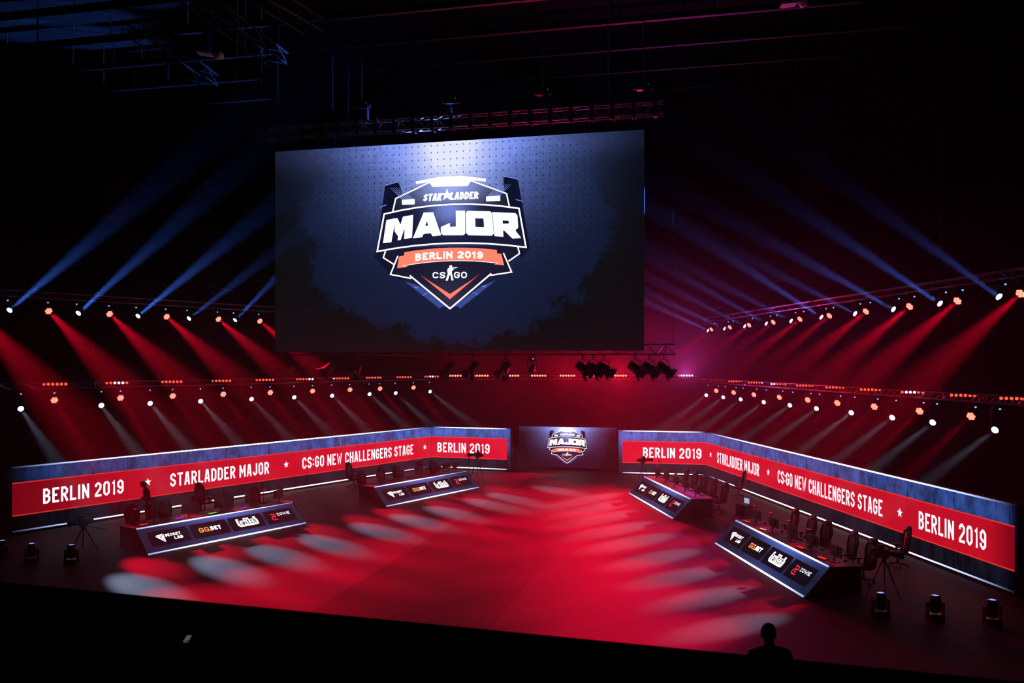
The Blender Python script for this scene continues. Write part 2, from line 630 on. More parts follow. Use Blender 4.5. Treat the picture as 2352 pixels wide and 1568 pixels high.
def fixture_proto(name, cat, hang, wash, lensmat):
    root = thing(name, '', cat)
    MB().box((0, 0, -0.06), (0.06, 0.05, 0.12)).box((0, 0, -0.012), (0.40, 0.04, 0.03)).box((0, 0, -0.012), (0.04, 0.40, 0.03)).build('clamp', M_black, root)
    MB().box((0, 0, -0.16), (0.36, 0.26, 0.12)).build('base', M_plastic, root, bevel=0.015)
    MB().box((0.05, -0.132, -0.16), (0.06, 0.006, 0.05)).build('display', G_status, root)
    mb = MB()
    for s in (-1, 1):
        mb.box((s * 0.2, 0, -(0.18 + hang) / 2 - 0.02), (0.035, 0.12, hang - 0.16))
    mb.box((0, 0, -0.235), (0.42, 0.14, 0.03))
    mb.build('yoke', M_black, root, bevel=0.01)
    hb = MB()
    rr = 0.165 if wash else 0.135
    # head along local +Z (front)
    hb.lathe([(0.05, -0.2), (0.11, -0.18), (0.135, -0.05), (0.14, 0.06), (rr, 0.12), (rr, HEADLEN), (rr - 0.012, HEADLEN), (rr - 0.015, HEADLEN - 0.02)], n=18)
    hb.cyl((-0.19, 0, 0), (0.19, 0, 0), 0.03)
    head = hb.build('head', M_plastic, root, True)
    head.location = (0, 0, -hang)
    lb = MB()
    if wash:
        for k in range(7):
            ang = k * math.pi / 3
            c = (0, 0) if k == 6 else (0.1 * math.cos(ang), 0.1 * math.sin(ang))
            lb.lathe([(0.046, HEADLEN - 0.015), (0.044, HEADLEN + 0.01), (0.025, HEADLEN + 0.022), (0.004, HEADLEN + 0.026)], c=(c[0], c[1], 0), n=12)
    else:
        lb.lathe([(0.118, HEADLEN - 0.015), (0.11, HEADLEN + 0.01), (0.06, HEADLEN + 0.025), (0.004, HEADLEN + 0.03)], n=18)
    lb.build('lens', lensmat, head, True)
    if wash:
        MB().lathe([(rr - 0.016, HEADLEN - 0.018), (rr - 0.016, HEADLEN - 0.012)], n=18).build('lens_rim', G_ring, head)
    return root


used_first = set()


def put_fixture(proto, lens, direction, label, group, root_z=None, color=None, energy=0, ang=8, blend=0.6, floor=False):
    """place so that the lens sits at `lens`; proto hangs head at -hang"""
    d = V(direction).normalized()
    head0 = child(proto, 'head')
    hang = head0.location.z
    piv = V(lens) - d * HEADLEN
    loc = piv - V((0, 0, hang))
    if proto.name in used_first:
        o = dup(proto)
    else:
        used_first.add(proto.name)
        o = proto
    o['label'] = label
    o['group'] = group
    face = V((0, 0, EYE)) - loc
    yaw = math.atan2(face.y, face.x) + math.pi / 2
    o.matrix_world = Matrix.Translation(loc) @ Matrix.Rotation(yaw, 4, 'Z')
    h = child(o, 'head')
    dl = Matrix.Rotation(-yaw, 3, 'Z') @ d
    h.rotation_mode = 'QUATERNION'
    h.rotation_quaternion = dl.to_track_quat('Z', 'Y')
    if energy:
        lamp(V(lens) + d * 0.06, d, color, energy, ang, blend, 0.07, o)
    return o


C_BLUE, C_RED, C_WHITE = (0.055, 0.19, 1.0), (1.0, 0.001, 0.032), (0.55, 0.66, 1.0)
rnd = random.Random(3)

# upper row, left and right. The head's pivot height differs between kinds so that all clamps meet the truss
pZ = 8.62
P_beam_u = fixture_proto('beam_light', 'stage light', TU - pZ, False, G_lens_w)
P_wash_u = fixture_proto('wash_light', 'stage light', TU - 8.86, True, G_lens_r)


def lens_from_pivot(x, a, b, zp, d):
    """lens position so the lens (not the pivot) shows at column x"""
    p = on_line(x, a, b, zp)
    d = V(d).normalized()
    for _ in range(4):
        l = p + d * HEADLEN
        xx = CX + FX * l.x / l.y
        p = on_line(x - (xx - (CX + FX * p.x / p.y)), a, b, zp)
    return p + d * HEADLEN


for i, (px, k) in enumerate(zip((22, 180, 317, 434, 540), (1, 1.15, 1.05, .35, .6))):
    d = V((1, -0.45, (.60, .68, .64, .62, .86)[i]))
    put_fixture(P_beam_u, lens_from_pivot(px, LA, LB, pZ, d), d, f'beam light sending a blue shaft upward, {ORD[i]} from left on the upper left truss',
                'blue beam lights on the upper left truss', color=C_BLUE, energy=E_BEAM_UP * k, ang=7.2, blend=.6)
for i, px in enumerate((2294.6, 2159, 2052, 1964, 1886.6, 1817, 1760, 1710.5, 1664, 1626)):
    k = (.55, .75, .6, .35, .9, .4, .55, .4, .5, .6)[i]
    d = V((-1, -0.3, (.58, .55, .46, .44, .56, .46, .5, .46, .42, .42)[i]))
    put_fixture(P_beam_u, lens_from_pivot(px, RA, RB, pZ, d), d, f'beam light sending a blue shaft upward, {ORD[i]} from right on the upper right truss',
                'blue beam lights on the upper right truss', color=C_BLUE, energy=E_BEAM_UP * k, ang=6.4, blend=.6)
for i, px in enumerate((-65, 112, 252, 383, 502, 597)):
    p0 = on_line(px, LA, LB, 8.86)
    d = V((14.2 - i * 0.2, -11.2, -8.86))
    lbl = f'red wash light pointing down, {ORD[i - 1]} from left on the upper left truss' if i else 'red wash light just past the left picture edge on the upper left truss'
    put_fixture(P_wash_u, lens_from_pivot(px, LA, LB, 8.86, d), d, lbl, 'red wash lights on the upper left truss', color=C_RED, energy=E_WASH_UP, ang=14, blend=1.0)
for i, px in enumerate((2343.5, 2199, 2089, 1988.8, 1904.7, 1837, 1776, 1720.6, 1676.4, 1634)):
    d = V((-13, -6.2, -8.86))
    k = (1.1, 1.1, 1.1, .9, .6, .9, .45, .7, .4, .6)[i]
    put_fixture(P_wash_u, lens_from_pivot(px, RA, RB, 8.86, d), d, f'red wash light pointing down, {ORD[i]} from right on the upper right truss',
                'red wash lights on the upper right truss', color=C_RED, energy=E_WASH_UP * k, ang=15, blend=1.0)

# lower rows: white beams and red washes alternate and make the pools on the floor
def hangproto(base, z, T): return fixture_proto(*base[:2], T - z, *base[2:])


P_bl = hangproto(('beam_light', 'stage light', False, G_lens_w), 4.76, TLL)
P_wl = hangproto(('wash_light', 'stage light', True, G_lens_r), 5.08, TLL)
P_br = hangproto(('beam_light', 'stage light', False, G_lens_w), 4.47, TLR)
P_wr = hangproto(('wash_light', 'stage light', True, G_lens_r), 4.85, TLR)
LWx = (48, 233, 345, 461, 578, 676, 763, 849, 909, 988)
LWt = ((330, 1348), (515, 1303), (640, 1274), (755, 1248), (872, 1219), (961, 1197), (1037, 1177), (1129, 1159), (1175, 1144), (1285, 1127))
LRx = (125, 277, 397, 513, 621, 718, 804, 873, 950)
LRt = ((354, 1302), (503, 1264), (643, 1242), (745, 1220), (850, 1199), (912, 1179), (1025, 1162), (1086, 1145), (1160, 1127))
RWx = (2285, 2142, 2049, 1955, 1875, 1814, 1754, 1701, 1661, 1622)
RWt = ((1690, 1436), (1631, 1369), (1570, 1322), (1517, 1280), (1460, 1243), (1418, 1215), (1389, 1188), (1375, 1165), (1345, 1149), (1325, 1138))
RRx = (2230, 2112, 2008, 1923, 1855, 1790, 1731.5, 1685, 1645)
RRt = ((1756, 1395), (1683, 1343), (1640, 1294), (1562, 1247), (1505, 1217), (1453, 1169), (1423, 1151), (1400, 1140), (1380, 1130))
for xs, ts, pr, za, a, b, side, kind in ((LWx, LWt, P_bl, 4.76, LA, LB, 'left', 'w'), (LRx, LRt, P_wl, 5.08, LA, LB, 'left', 'r'),
                                         (RWx, RWt, P_br, 4.47, RA, RB, 'right', 'w'), (RRx, RRt, P_wr, 4.85, RA, RB, 'right', 'r')):
    for i, (px, tp) in enumerate(zip(xs, ts)):
        tgt = plane_z(tp[0], tp[1], 0)
        p0 = on_line(px, a, b, za)
        d = tgt - p0
        lens = lens_from_pivot(px, a, b, za, d)
        what = 'beam light throwing a white shaft down' if kind == 'w' else 'wash light throwing a red shaft down'
        put_fixture(pr, lens, tgt - lens, f'{what}, {ORD[i]} from {side} on the lower {side} truss',
                    f"{'white beam' if kind == 'w' else 'red wash'} lights on the lower {side} truss",
                    color=C_WHITE if kind == 'w' else C_RED, energy=E_BEAM_LOW if kind == 'w' else E_WASH_LOW,
                    ang=7.6 if kind == 'w' else 9, blend=1.0)


# ------------------------------------------------------------------ light bars (six cells each)
def light_bar(c, width, pattern, label, group, facing=None, energy=0, color=C_RED, top=None):
    f = (facing or (V((0, 0, EYE)) - V(c)))
    f = V((f.x, f.y, 0)).normalized()
    Mx = frame(c, V((-f.y, f.x, 0)), None)
    # local -Y must look along f
    if (Mx.to_3x3() @ V((0, -1, 0))).dot(f) < 0: Mx = frame(c, V((f.y, -f.x, 0)), None)
    o = thing('light_bar', label, 'stage light', Mx, group)
    MB().box((0, 0.05, 0), (width, 0.1, 0.11)).build('housing', M_black, o, bevel=0.01)
    MB().box((-width * .3, 0.09, 0.05), (0.04, 0.06, 0.16)).box((width * .3, 0.09, 0.05), (0.04, 0.06, 0.16)).build('bracket', M_black, o)
    n = len(pattern)
    Mt = Matrix.Rotation(math.pi / 2, 4, 'X')
    for i, ch in enumerate(pattern):
        mt = {'r': G_bar_r, 'R': G_bar_rr, 'w': G_bar_w, 'd': G_bar_d}[ch]
        xx = (i - (n - 1) / 2) * width / n
        rr = width / n * 0.36
        l = MB().lathe([(rr, -0.004), (rr, 0.02), (rr * .6, 0.035), (0.004, 0.04)], c=(xx, 0, 0), M=Mt, n=12).build('lens', mt, o, True)
    if energy:
        lamp(Mx @ V((0, -0.1, 0)), f + V((0, 0, .36 if 'w' in pattern else .12)), color, energy * (1 if 'w' in pattern else 1.4), 76, 1.0, 0.12, o)
    return o


def line_pt(px, a, b, z, fwd=0.26):
    p = on_line(px, a, b, z)
    d = V((b[0] - a[0], b[1] - a[1], 0)).normalized()
    n = V((d.y, -d.x, 0))
    if n.dot(V((0, 0, 0)) - p) < 0: n = -n
    return p + n * 0.3


for i, (px, pat) in enumerate(((118, 'rrrrrr'), (260, 'rrwwwr'), (386, 'rrrrrr'), (500, 'rrrrrr'), (600, 'rrrrrr'), (692, 'rrrrww'), (775, 'wrrrrr'), (850, 'rrrrrr'), (920, 'rrrrrr'), (983, 'rrwwrr'))):
    light_bar(line_pt(px, LA, LB, 5.68), 0.98, pat, f'light bar with six glowing cells, {ORD[i]} from left on the lower left truss', 'light bars on the lower left truss', energy=14)
for i, (px, pat) in enumerate(((2350, 'rrrrrr'), (2231, 'rrrrrr'), (2113, 'rwwwrr'), (2015, 'rrrrrr'), (1932, 'rrrrrr'), (1862, 'rrrrrr'), (1801, 'wwrrrr'), (1747, 'rrrrrw'), (1700, 'rrrrrr'), (1658, 'dddddd'), (1620, 'dddddd'))):
    light_bar(line_pt(px, RA, RB, 5.47), 0.85, pat, f'light bar with six glowing cells, {ORD[i]} from right on the lower right truss', 'light bars on the lower right truss', energy=10 if pat[0] != 'd' else 0)
for i, (px, py, pat, e, c) in enumerate(((1043, 861, 'wRRRRR', 500, (1, .03, .1)), (1105, 862, 'RRRRRR', 600, C_RED), (1175, 863, 'RRRRRR', 900, C_RED), (1237, 862, 'RRRRRR', 900, C_RED),
                                       (1303, 860.5, 'RRRRRR', 4000, C_RED), (1362, 862, 'RRRRRR', 2500, C_RED), (1421, 864, 'RRRRRR', 9000, (1, .002, .03)), (1573, 862, 'Rwwwww', 7000, (.8, .06, .6)))):
    p = on_line(px, bk0[:2], bk1[:2], 5.72) + V((0, -0.22, 0))
    light_bar(p, 1.05, pat, f'bright light bar with six cells, {ORD[i]} from left on the back truss', 'light bars on the back truss', energy=e, color=c)


# ------------------------------------------------------------------ LED walls around the stage
def frame3(origin, x, up):
    x = V(x).normalized()
    z = (V(up) - x * V(up).dot(x)).normalized()
    y = z.cross(x)
    return Matrix(((x.x, y.x, z.x, origin[0]), (x.y, y.y, z.y, origin[1]), (x.z, y.z, z.z, origin[2]), (0, 0, 0, 1)))


def unproj(M):
    Mi = M.inverted()
    o = Mi @ V((0, 0, EYE))
    R3 = Mi.to_3x3()

    def f(px, py):
        d = R3 @ V(((px - CX) / FX, 1, -(py - HY) / FX))
        k = -o.y / d.y
        p = o + d * k
        return p.x, p.z
    return f


def led_mats(L, H, a0, a1, fade0, fade1, key):
    """concrete picture, red band and strips of one wall; a0..a1 picture brightness from its left to its right end"""
    m1, t, e = emat('led_concrete_picture_' + key)
    x, y, z, tc = coords(t, 'Object', L, 1, H)
    n1 = noise(t, tc, 2.2, 6, 0.72, stretch=(1, 1, .55))
    n2 = noise(t, tc, 26, 3, 0.7, stretch=(1, 1, .5))
    n3 = noise(t, tc, .5, 2)
    br = (x * (a1 - a0) + a0) * (z.step(.1, .9) * .62 + .38) * (n1.step(.3, .7) * 1.15 + .3) * (n2 * 1.2 + .4) * (n3 * .8 + .6)
    br = br * x.step(0, fade0) * x.step(1, 1 - fade1)
    seam = ((x * (L / 2.56)).fract() - .5).abs().gt(.494)
    br = br * (seam * -.7 + 1.0)
    t.links.new(mixc(t, z.step(.2, .8), lin((46, 56, 82)), lin((72, 108, 205))), e.inputs['Color'])
    t.links.new((br * .8).s, e.inputs['Strength'])
    m2, t, e = emat('led_red_picture_' + key, 'FRONT')
    x, y, z, tc = coords(t, 'Object', L, 1, H)
    n1 = noise(t, tc, 3, 5, .7)
    br = (x * (a1 - a0) * .6 + (.42 + a0 * .6)) * (n1 * .35 + .83) * (x.step(0, fade0 * 2.2) * .6 + .4) * (x.step(1, 1 - fade1 * 2.2) * .6 + .4)
    seam = ((x * (L / 2.56)).fract() - .5).abs().gt(.496)
    t.links.new((br * (seam * -.25 + 1.0)).s, e.inputs['Strength'])
    e.inputs['Color'].default_value = (*lin((222, 20, 46)), 1)
    m3, t, e = emat('led_strip_picture_' + key, 'FRONT_BACK')
    x, y, z, tc = coords(t, 'Object', L, 1, H)
    pk = ((x - .5) / .3)
    br = (pk * pk * -1.0).exp() * 2.2 + .9
    t.links.new((br * x.step(0.0, .12) * x.step(1.0, .9)).s, e.inputs['Strength'])
    t.links.new(mixc(t, br.step(.8, 2.2), lin((165, 190, 255)), (1, 1, 1)), e.inputs['Color'])
    m4, t, e = emat('led_border_picture_' + key)
    x, y, z, tc = coords(t, 'Object', L, 1, H)
    t.links.new(((x * (a1 - a0) + a0) * .5 + .55).s, e.inputs['Strength'])
    e.inputs['Color'].default_value = (*lin((255, 58, 46)), 1)
    return m1, m2, m3, m4


WH, WZ = 2.5, 0.1
LETTER = {}


def led_wall(label, a, b, x_in0, x_in1, items, key, a0, a1, fade0=.02, fade1=.02, border=(0, 0), topstrip=1.0):
    """a, b: plan ends; items: (text or '*', px0, px1)"""
    a, b = V((*a, WZ)), V((*b, WZ))
    L = (b - a).length
    M = frame3(a, b - a, (0, 0, 1))
    f = unproj(M)
    root = thing('led_wall', label, 'led wall', M, 'led walls round the stage')
    m1, m2, m3, m4 = led_mats(L, WH, a0, a1, fade0, fade1, key)
    MB().box((L / 2, 0.11, WH / 2 - .03), (L, 0.18, WH + .1)).build('cabinet', M_blackm, root)
    MB().add([(0, 0, 0), (L, 0, 0), (L, 0, WH), (0, 0, WH)], [(0, 1, 2, 3)]).build('led_face', m1, root)
    c0, c1 = border[0], L - border[1]
    MB().add([(c0, -.005, WH * .25), (c1, -.005, WH * .25), (c1, -.005, WH * .75), (c0, -.005, WH * .75)], [(0, 1, 2, 3)]).build('red_band', m2, root)
    mb = MB()
    for zz in (.25, .75): mb.add([(c0, -.01, WH * zz - .02), (c1, -.01, WH * zz - .02), (c1, -.01, WH * zz + .02), (c0, -.01, WH * zz + .02)], [(0, 1, 2, 3)])
    mb.build('border_line', m4, root)
    for zz in (0.0, WH - .05):
        MB().add([(c0, -.01, zz), (c1, -.01, zz), (c1, -.01, zz + .055), (c0, -.01, zz + .055)], [(0, 1, 2, 3)]).build('light_strip', m3, root)
    # lit side border in the grey-blue picture
    for text, p0, p1 in items:
        if text == '*':
            s = f(p0, 1000)[0]
            flat([star(s, WH * .51, .18)], ident, -.012, 'star', G_text, root)
        else:
            s0, s1 = f(p0, 1000)[0], f(p1, 1000)[0]
            flat(lettering(text, s0, s1, WH * .375, WH * .613, .088), ident, -.012, 'lettering', G_text, root)
    structure_foot = MB().box((L / 2, .11, -.075), (L, .2, .045)).build('base', M_black, root)
    return root, f, L


E_ll = at(5, 1221, FX * 6.5 / (1226 - HY))
P_c = (-5.02, 54.3)
# left long wall: outer end and corner
Ya = FX * 6.5 / (1226.5 - HY)
LL0 = ((5 - CX) / FX * Ya, Ya)
Yc = FX * 6.5 / (1071.5 - HY)
LLC = ((991.5 - CX) / FX * Yc, Yc)
led_wall('long red and grey led wall on the left of the stage, starting with BERLIN 2019', LL0, LLC, 0, 0,
         (('BERLIN 2019', 98.6, 283.5), ('*', 339, 0), ('STARLADDER MAJOR', 390.5, 617.5), ('*', 657, 0), ('CS:GO NEW CHALLENGERS STAGE', 694, 949), ('*', 975.5, 0)),
         'left_long', .28, .95, .10, .0001, border=(.36, 0))
Yd = FX * 6.5 / (1079 - HY)
LS1 = ((1175 - CX) / FX * Yd, Yd)
led_wall('short led wall reading BERLIN 2019 just left of the small centre screen', (LLC[0] + .02, LLC[1] - .0), LS1, 0, 0,
         (('BERLIN 2019', 1005, 1124.5),), 'left_short', .95, 1.0, .0001, .03, border=(0, .3))
Ye = FX * 6.5 / (1085.5 - HY)
RS0 = ((1418 - CX) / FX * Ye, Ye)
Yf = FX * 6.5 / (1091 - HY)
RSC = ((1621 - CX) / FX * Yf, Yf)
led_wall('short led wall reading BERLIN 2019 just right of the small centre screen', RS0, RSC, 0, 0,
         (('BERLIN 2019', 1477, 1611),), 'right_short', 1.0, .85, .03, .0001, border=(.3, 0))
Yg = FX * 6.5 / (1366 - HY)
RL1 = ((2341 - CX) / FX * Yg, Yg)
led_wall('long red and grey led wall on the right of the stage, ending in BERLIN 2019', (RSC[0], RSC[1] - .02), RL1, 0, 0,
         (('*', 1632.7, 0), ('STARLADDER MAJOR', 1647.7, 1744), ('*', 1765, 0), ('CS:GO NEW CHALLENGERS STAGE', 1787, 2027.5), ('*', 2067.5, 0), ('BERLIN 2019', 2111, 2266)),
         'right_long', .85, .45, .0001, .03, border=(0, .18))


# ------------------------------------------------------------------ the big screen and its picture
def screen_bg(W, H, key, voff=0.0, sampling='FRONT', k=1.0, dim=1.0):
    dl = lambda c: tuple(q * dim for q in lin(c))
    m, t, e = emat('screen_picture_' + key, sampling)
    u, y, v, tc = coords(t, 'Object', W, 1, H)
    v = v + voff
    uc = u - .5
    n1 = noise(t, tc, 60 / W, 6, .75)
    n2 = noise(t, tc, 9 / W, 6, .7)
    n3 = noise(t, tc, 500 / W, 2, .6)
    up = v.inv()
    # lit patch spreading from the middle of the top edge
    w = up * .12 + .19
    g = ((uc / w) * (uc / w) * -1.0).exp() * ((up / .29) * (up / .29) * -1.0).exp()
    g2 = ((uc / .085) * (uc / .085) * -1.0).exp() * ((up / .2) * (up / .2) * -1.0).exp()
    g3 = ((uc / .30) * (uc / .30) * -1.0).exp() * ((up / .10) * (up / .10) * -1.0).exp()
    # halo around the emblem
    hc = v - .55
    halo = ((uc / .24) * (uc / .24) * -1.0 - (hc / .42) * (hc / .42)).exp()
    tex = (n1.step(.2, .8) * .55 + .7) * (n3 * .4 + .8)
    r = (((uc / .42) * (uc / .42) + ((v - .60) / .56) * ((v - .60) / .56)).sqrt()) + (n2 - .5) * .7 + (n1 - .5) * .25
    inside = r.step(1.02, .93)
    dx = ((u * 57.0).fract() - .5) / .57
    dy = ((v * 30.0).fract() - .5)
    dots = (dx * dx * .36 + dy * dy).step(.016, .009) * inside
    s1 = mixc(t, inside, dl((9, 11, 14)), dl((13, 22, 44)))
    s2 = mixc(t, (halo * .38 * inside).clamp(), s1, dl((30, 44, 92)))
    s3 = mixc(t, ((g * 1.3 + g3 * .55) * tex).clamp(), s2, lin((122, 146, 240)))
    s4 = mixc(t, (g2 * tex * 1.5).clamp(), s3, lin((225, 232, 255)))
    s5 = mixc(t, dots * .75, s4, lin((12, 14, 26)))
    t.links.new(s5, e.inputs['Color'])
    t.links.new(((n3 * .25 + .9) * k * (u.step(1.02, .9) * .25 + .75)).s, e.inputs['Strength'])
    return m


def shield_mat(cx, cz, rx, rz, key, top=(150, 165, 235), low=(17, 18, 36)):
    m, t, e = emat('emblem_fill_' + key)
    x, y, z, tc = coords(t)
    a = (x - cx) / rx
    b = (z - cz) / rz
    g = ((a * a + b * b) * -1.0).exp()
    t.links.new(mixc(t, g, lin(low), lin(top)), e.inputs['Color'])
    e.inputs['Strength'].default_value = 1.15
    return m


def quadtext(text, TL, TR, BR, BL, thick, ch=.9, gap=.32, arch=0):
    """lettering in a quad; thick as a fraction of the height, aspect from the quad"""
    w = ((V(TR) - V(TL)).length + (V(BR) - V(BL)).length) / 2
    h = ((V(TL) - V(BL)).length + (V(TR) - V(BR)).length) / 2
    out = []
    for p in lettering(text, 0, w, 0, h, thick * h, gap=gap, ch=ch):
        q = []
        for a in p:
            s, r = a.x / w, a.y / h
            b = V(BL).lerp(V(BR), s)
            c = V(TL).lerp(V(TR), s)
            r2 = b.lerp(c, r)
            q.append(V((r2.x, r2.y - arch * 4 * s * (1 - s))))
        out.append(q)
    return out


def line2(pts, t, closed=False):
    p = [V(q) for q in pts]
    if closed: p.append(p[0])
    return stroke(p, t)


def emblem(panel, F, key, big=True):
    """tournament emblem; F maps picture coordinates (see below) to the panel's local x, z"""
    # picture coordinates: enlargement of the emblem, 1792 x 1568 units
    mid = F(868, 780)
    top = F(868, 150)
    bot = F(868, 1475)
    s = abs(F(1500, 780)[0] - F(500, 780)[0]) / 1000
    k = -1 if big else -1
    y0 = -.006
    fill_up = shield_mat(top[0], top[1] - 40 * s, 330 * s, 190 * s, key + '_upper')
    fill_mid = shield_mat(mid[0], F(868, 450)[1], 190 * s, 150 * s, key + '_middle', top=(110, 125, 200), low=(20, 22, 50))
    fill_low = shield_mat(mid[0], F(868, 1475)[1], 260 * s, 330 * s, key + '_lower', top=(42, 44, 70), low=(20, 21, 42))
    blue = glow('emblem_wing_' + key, (58, 76, 150), 1.0)
    deep = glow('emblem_shade_' + key, (13, 18, 42), 1.0)
    lamps = glow('emblem_lamp_' + key, (255, 255, 255), 1.5)
    ray = glow('emblem_ray_' + key, (130, 155, 240), 1.0)
    P = lambda polys, d, name, mat: flat(polys, F, y0 - d, name, mat, panel)
    P([[(200, 205), (335, 168), (400, 330), (300, 900), (110, 880)], [(110, 880), (300, 900), (400, 1190), (250, 1120), (90, 940)]], .000, 'backing', deep)
    P([[(1415, 112), (1565, 140), (1690, 850), (1600, 960), (1440, 500)]], .000, 'backing', deep)
    P([[(400, 1190), (560, 1240), (868, 1475), (800, 1445), (760, 1470)]], .002, 'wing', blue)
    P([[(1340, 1180), (1190, 1240), (868, 1475), (935, 1445), (975, 1470)]], .002, 'wing', blue)
    P([[(203, 850), (180, 950), (290, 1020), (255, 1120), (460, 1160), (868, 1475), (1290, 1130), (1500, 1095), (1470, 985), (1585, 905), (1565, 820)]], .004, 'lower_shield', fill_low)
    P([[(285, 465), (310, 340), (660, 170), (690, 212), (1045, 205), (1080, 155), (1450, 290), (1478, 430), (868, 460)]], .004, 'upper_shield', fill_up)
    P([[(515, 165), (740, 120), (990, 108), (1235, 135), (1235, 165), (1080, 150), (1045, 205), (690, 215), (660, 170), (520, 190)]], .006, 'crown_light', lamps)
    w = 13
    P(line2([(280, 470), (310, 340), (520, 240), (660, 172), (692, 212), (1045, 205), (1080, 155), (1450, 290), (1478, 420)], w) +
      line2([(205, 880), (182, 948), (292, 1018)], w) + line2([(1567, 840), (1583, 906), (1470, 985)], w) +
      line2([(332, 930), (256, 1120), (470, 1162)], w) + line2([(1418, 900), (1502, 1096), (1285, 1130)], w) +
      line2([(455, 1132), (868, 1472), (1292, 1112)], w + 2), .010, 'shield_border', G_white)
    P(line2([(200, 207), (325, 170), (340, 180)], 7) + line2([(1415, 125), (1440, 112), (1568, 142)], 7) + line2([(370, 235), (385, 222), (505, 192)], 6) + line2([(1240, 160), (1375, 178)], 6) +
      line2([(148, 430), (215, 405)], 7) + line2([(1545, 350), (1615, 368)], 7) + line2([(500, 1250), (520, 1258), (540, 1258)], 9) + line2([(1200, 1245), (1240, 1238)], 9) +
      line2([(585, 1340), (640, 1308)], 5) + line2([(1100, 1305), (1155, 1328)], 5), .010, 'accent_line', ray)
    # lamps with rays
    for sg, (x0, y0_, x1, y1_) in ((-1, (375, 345, 505, 405)), (1, (1240, 310, 1385, 370))):
        P([[(x0, y0_ + 10), (x1, y0_), (x1, y1_ - 5), (x0, y1_)]], .012, 'lamp_image', lamps)
        rr = []
        for i in range(6):
            xx = x0 + 12 + i * 22
            rr.append([(xx - 6, y0_ + 12), (xx + 6, y0_ + 12), (xx + sg * 135 + 1, y0_ - 118), (xx + sg * 135 - 1, y0_ - 118)])
        P(rr, .011, 'lamp_ray_image', ray)
    # middle banner, top and bottom edges arched
    def arc(xa, ya, xm, ym, xb, yb, n=8):
        return [((1 - q) ** 2 * xa + 2 * q * (1 - q) * xm + q * q * xb, (1 - q) ** 2 * ya + 2 * q * (1 - q) * ym + q * q * yb) for q in [i / n for i in range(n + 1)]]
    tp = arc(192, 500, 868, 330, 1578, 442)
    bt = arc(1650, 842, 868, 735, 120, 885)
    band = []
    bb = bt[::-1]
    for i in range(8): band.append([tp[i], tp[i + 1], bb[i + 1], bb[i]])
    P(band, .014, 'name_banner', fill_mid)
    P(line2(tp + bt, 15, True), .016, 'banner_border', G_white)
    L = []
    L += [[(215, 562), (302, 544), (300, 600), (265, 790), (180, 798)], [(300, 545), (330, 545), (372, 640), (362, 765), (300, 680)], [(385, 527), (490, 508), (478, 742), (398, 758), (402, 640)], [(385, 527), (402, 640), (362, 765), (330, 770), (350, 640)]]
    L += [[(598, 485), (645, 484), (632, 570), (612, 622), (598, 703), (582, 738), (488, 748)], [(645, 484), (695, 482), (778, 718), (690, 727), (672, 697), (645, 620), (632, 570)], [(612, 622), (645, 620), (672, 697), (598, 703)]]
    L += [[(928, 467), (1022, 465), (1026, 700), (930, 700)], [(930, 628), (930, 700), (1026, 700), (1004, 718), (800, 718), (775, 695), (775, 632), (868, 632)], [(775, 632), (868, 592), (868, 632)]]
    L += [[(1045, 468), (1282, 472), (1213, 545), (1127, 543), (1030, 490)], [(1282, 472), (1300, 490), (1318, 700), (1300, 722), (1220, 635), (1213, 545)], [(1300, 722), (1060, 718), (1130, 632), (1220, 635)], [(1030, 490), (1127, 543), (1130, 632), (1060, 718), (1035, 695)]]
    L += [[(1305, 480), (1405, 485), (1418, 735), (1325, 725)], [(1405, 485), (1540, 490), (1562, 515), (1472, 568), (1405, 565)], [(1562, 515), (1570, 640), (1540, 668), (1475, 598), (1472, 568)], [(1408, 600), (1475, 598), (1540, 668), (1412, 668)], [(1425, 668), (1540, 668), (1600, 745), (1512, 752)]]
    P(L, .018, 'name_lettering', lamps)
    P(quadtext('STAR', (602, 296), (790, 282), (776, 362), (590, 368), .23, gap=.22), .013, 'sponsor_lettering', G_white)
    P(quadtext('LADDER', (878, 276), (1166, 268), (1158, 342), (866, 354), .23, gap=.22), .013, 'sponsor_lettering', G_white)
    P([[(x, z) for x, z in [(838 + math.sin(i * math.pi / 5) * 74 * (1 if i % 2 == 0 else .36), 305 - math.cos(i * math.pi / 5) * 66 * (1 if i % 2 == 0 else .36)) for i in range(10)]]], .015, 'star', G_white)
    # ribbon
    rt = arc(400, 892, 868, 812, 1350, 868)
    rb = arc(382, 1034, 868, 942, 1366, 1006)
    P([[rt[i], rt[i + 1], rb[i + 1], rb[i]] for i in range(8)], .020, 'ribbon', G_coral)
    P([[(345, 937), (398, 925), (382, 1034), (430, 1036), (425, 1045), (325, 1056)]], .017, 'ribbon_tail', G_coral)
    P([[(1352, 905), (1396, 908), (1426, 1027), (1318, 1016), (1366, 1006)]], .017, 'ribbon_tail', G_coral)
    P(line2(rb, 5), .021, 'ribbon_edge', G_white)
    P(quadtext('BERLIN 2019', (512, 908), (1208, 887), (1208, 960), (512, 983), .24, arch=14), .022, 'place_lettering', G_white)
    # game title with a small aiming figure as on the picture
    P(quadtext('CS', (690, 1096), (820, 1096), (820, 1160), (690, 1160), .20) + quadtext('GO', (910, 1094), (1042, 1094), (1042, 1158), (910, 1158), .20), .012, 'lettering', G_text)
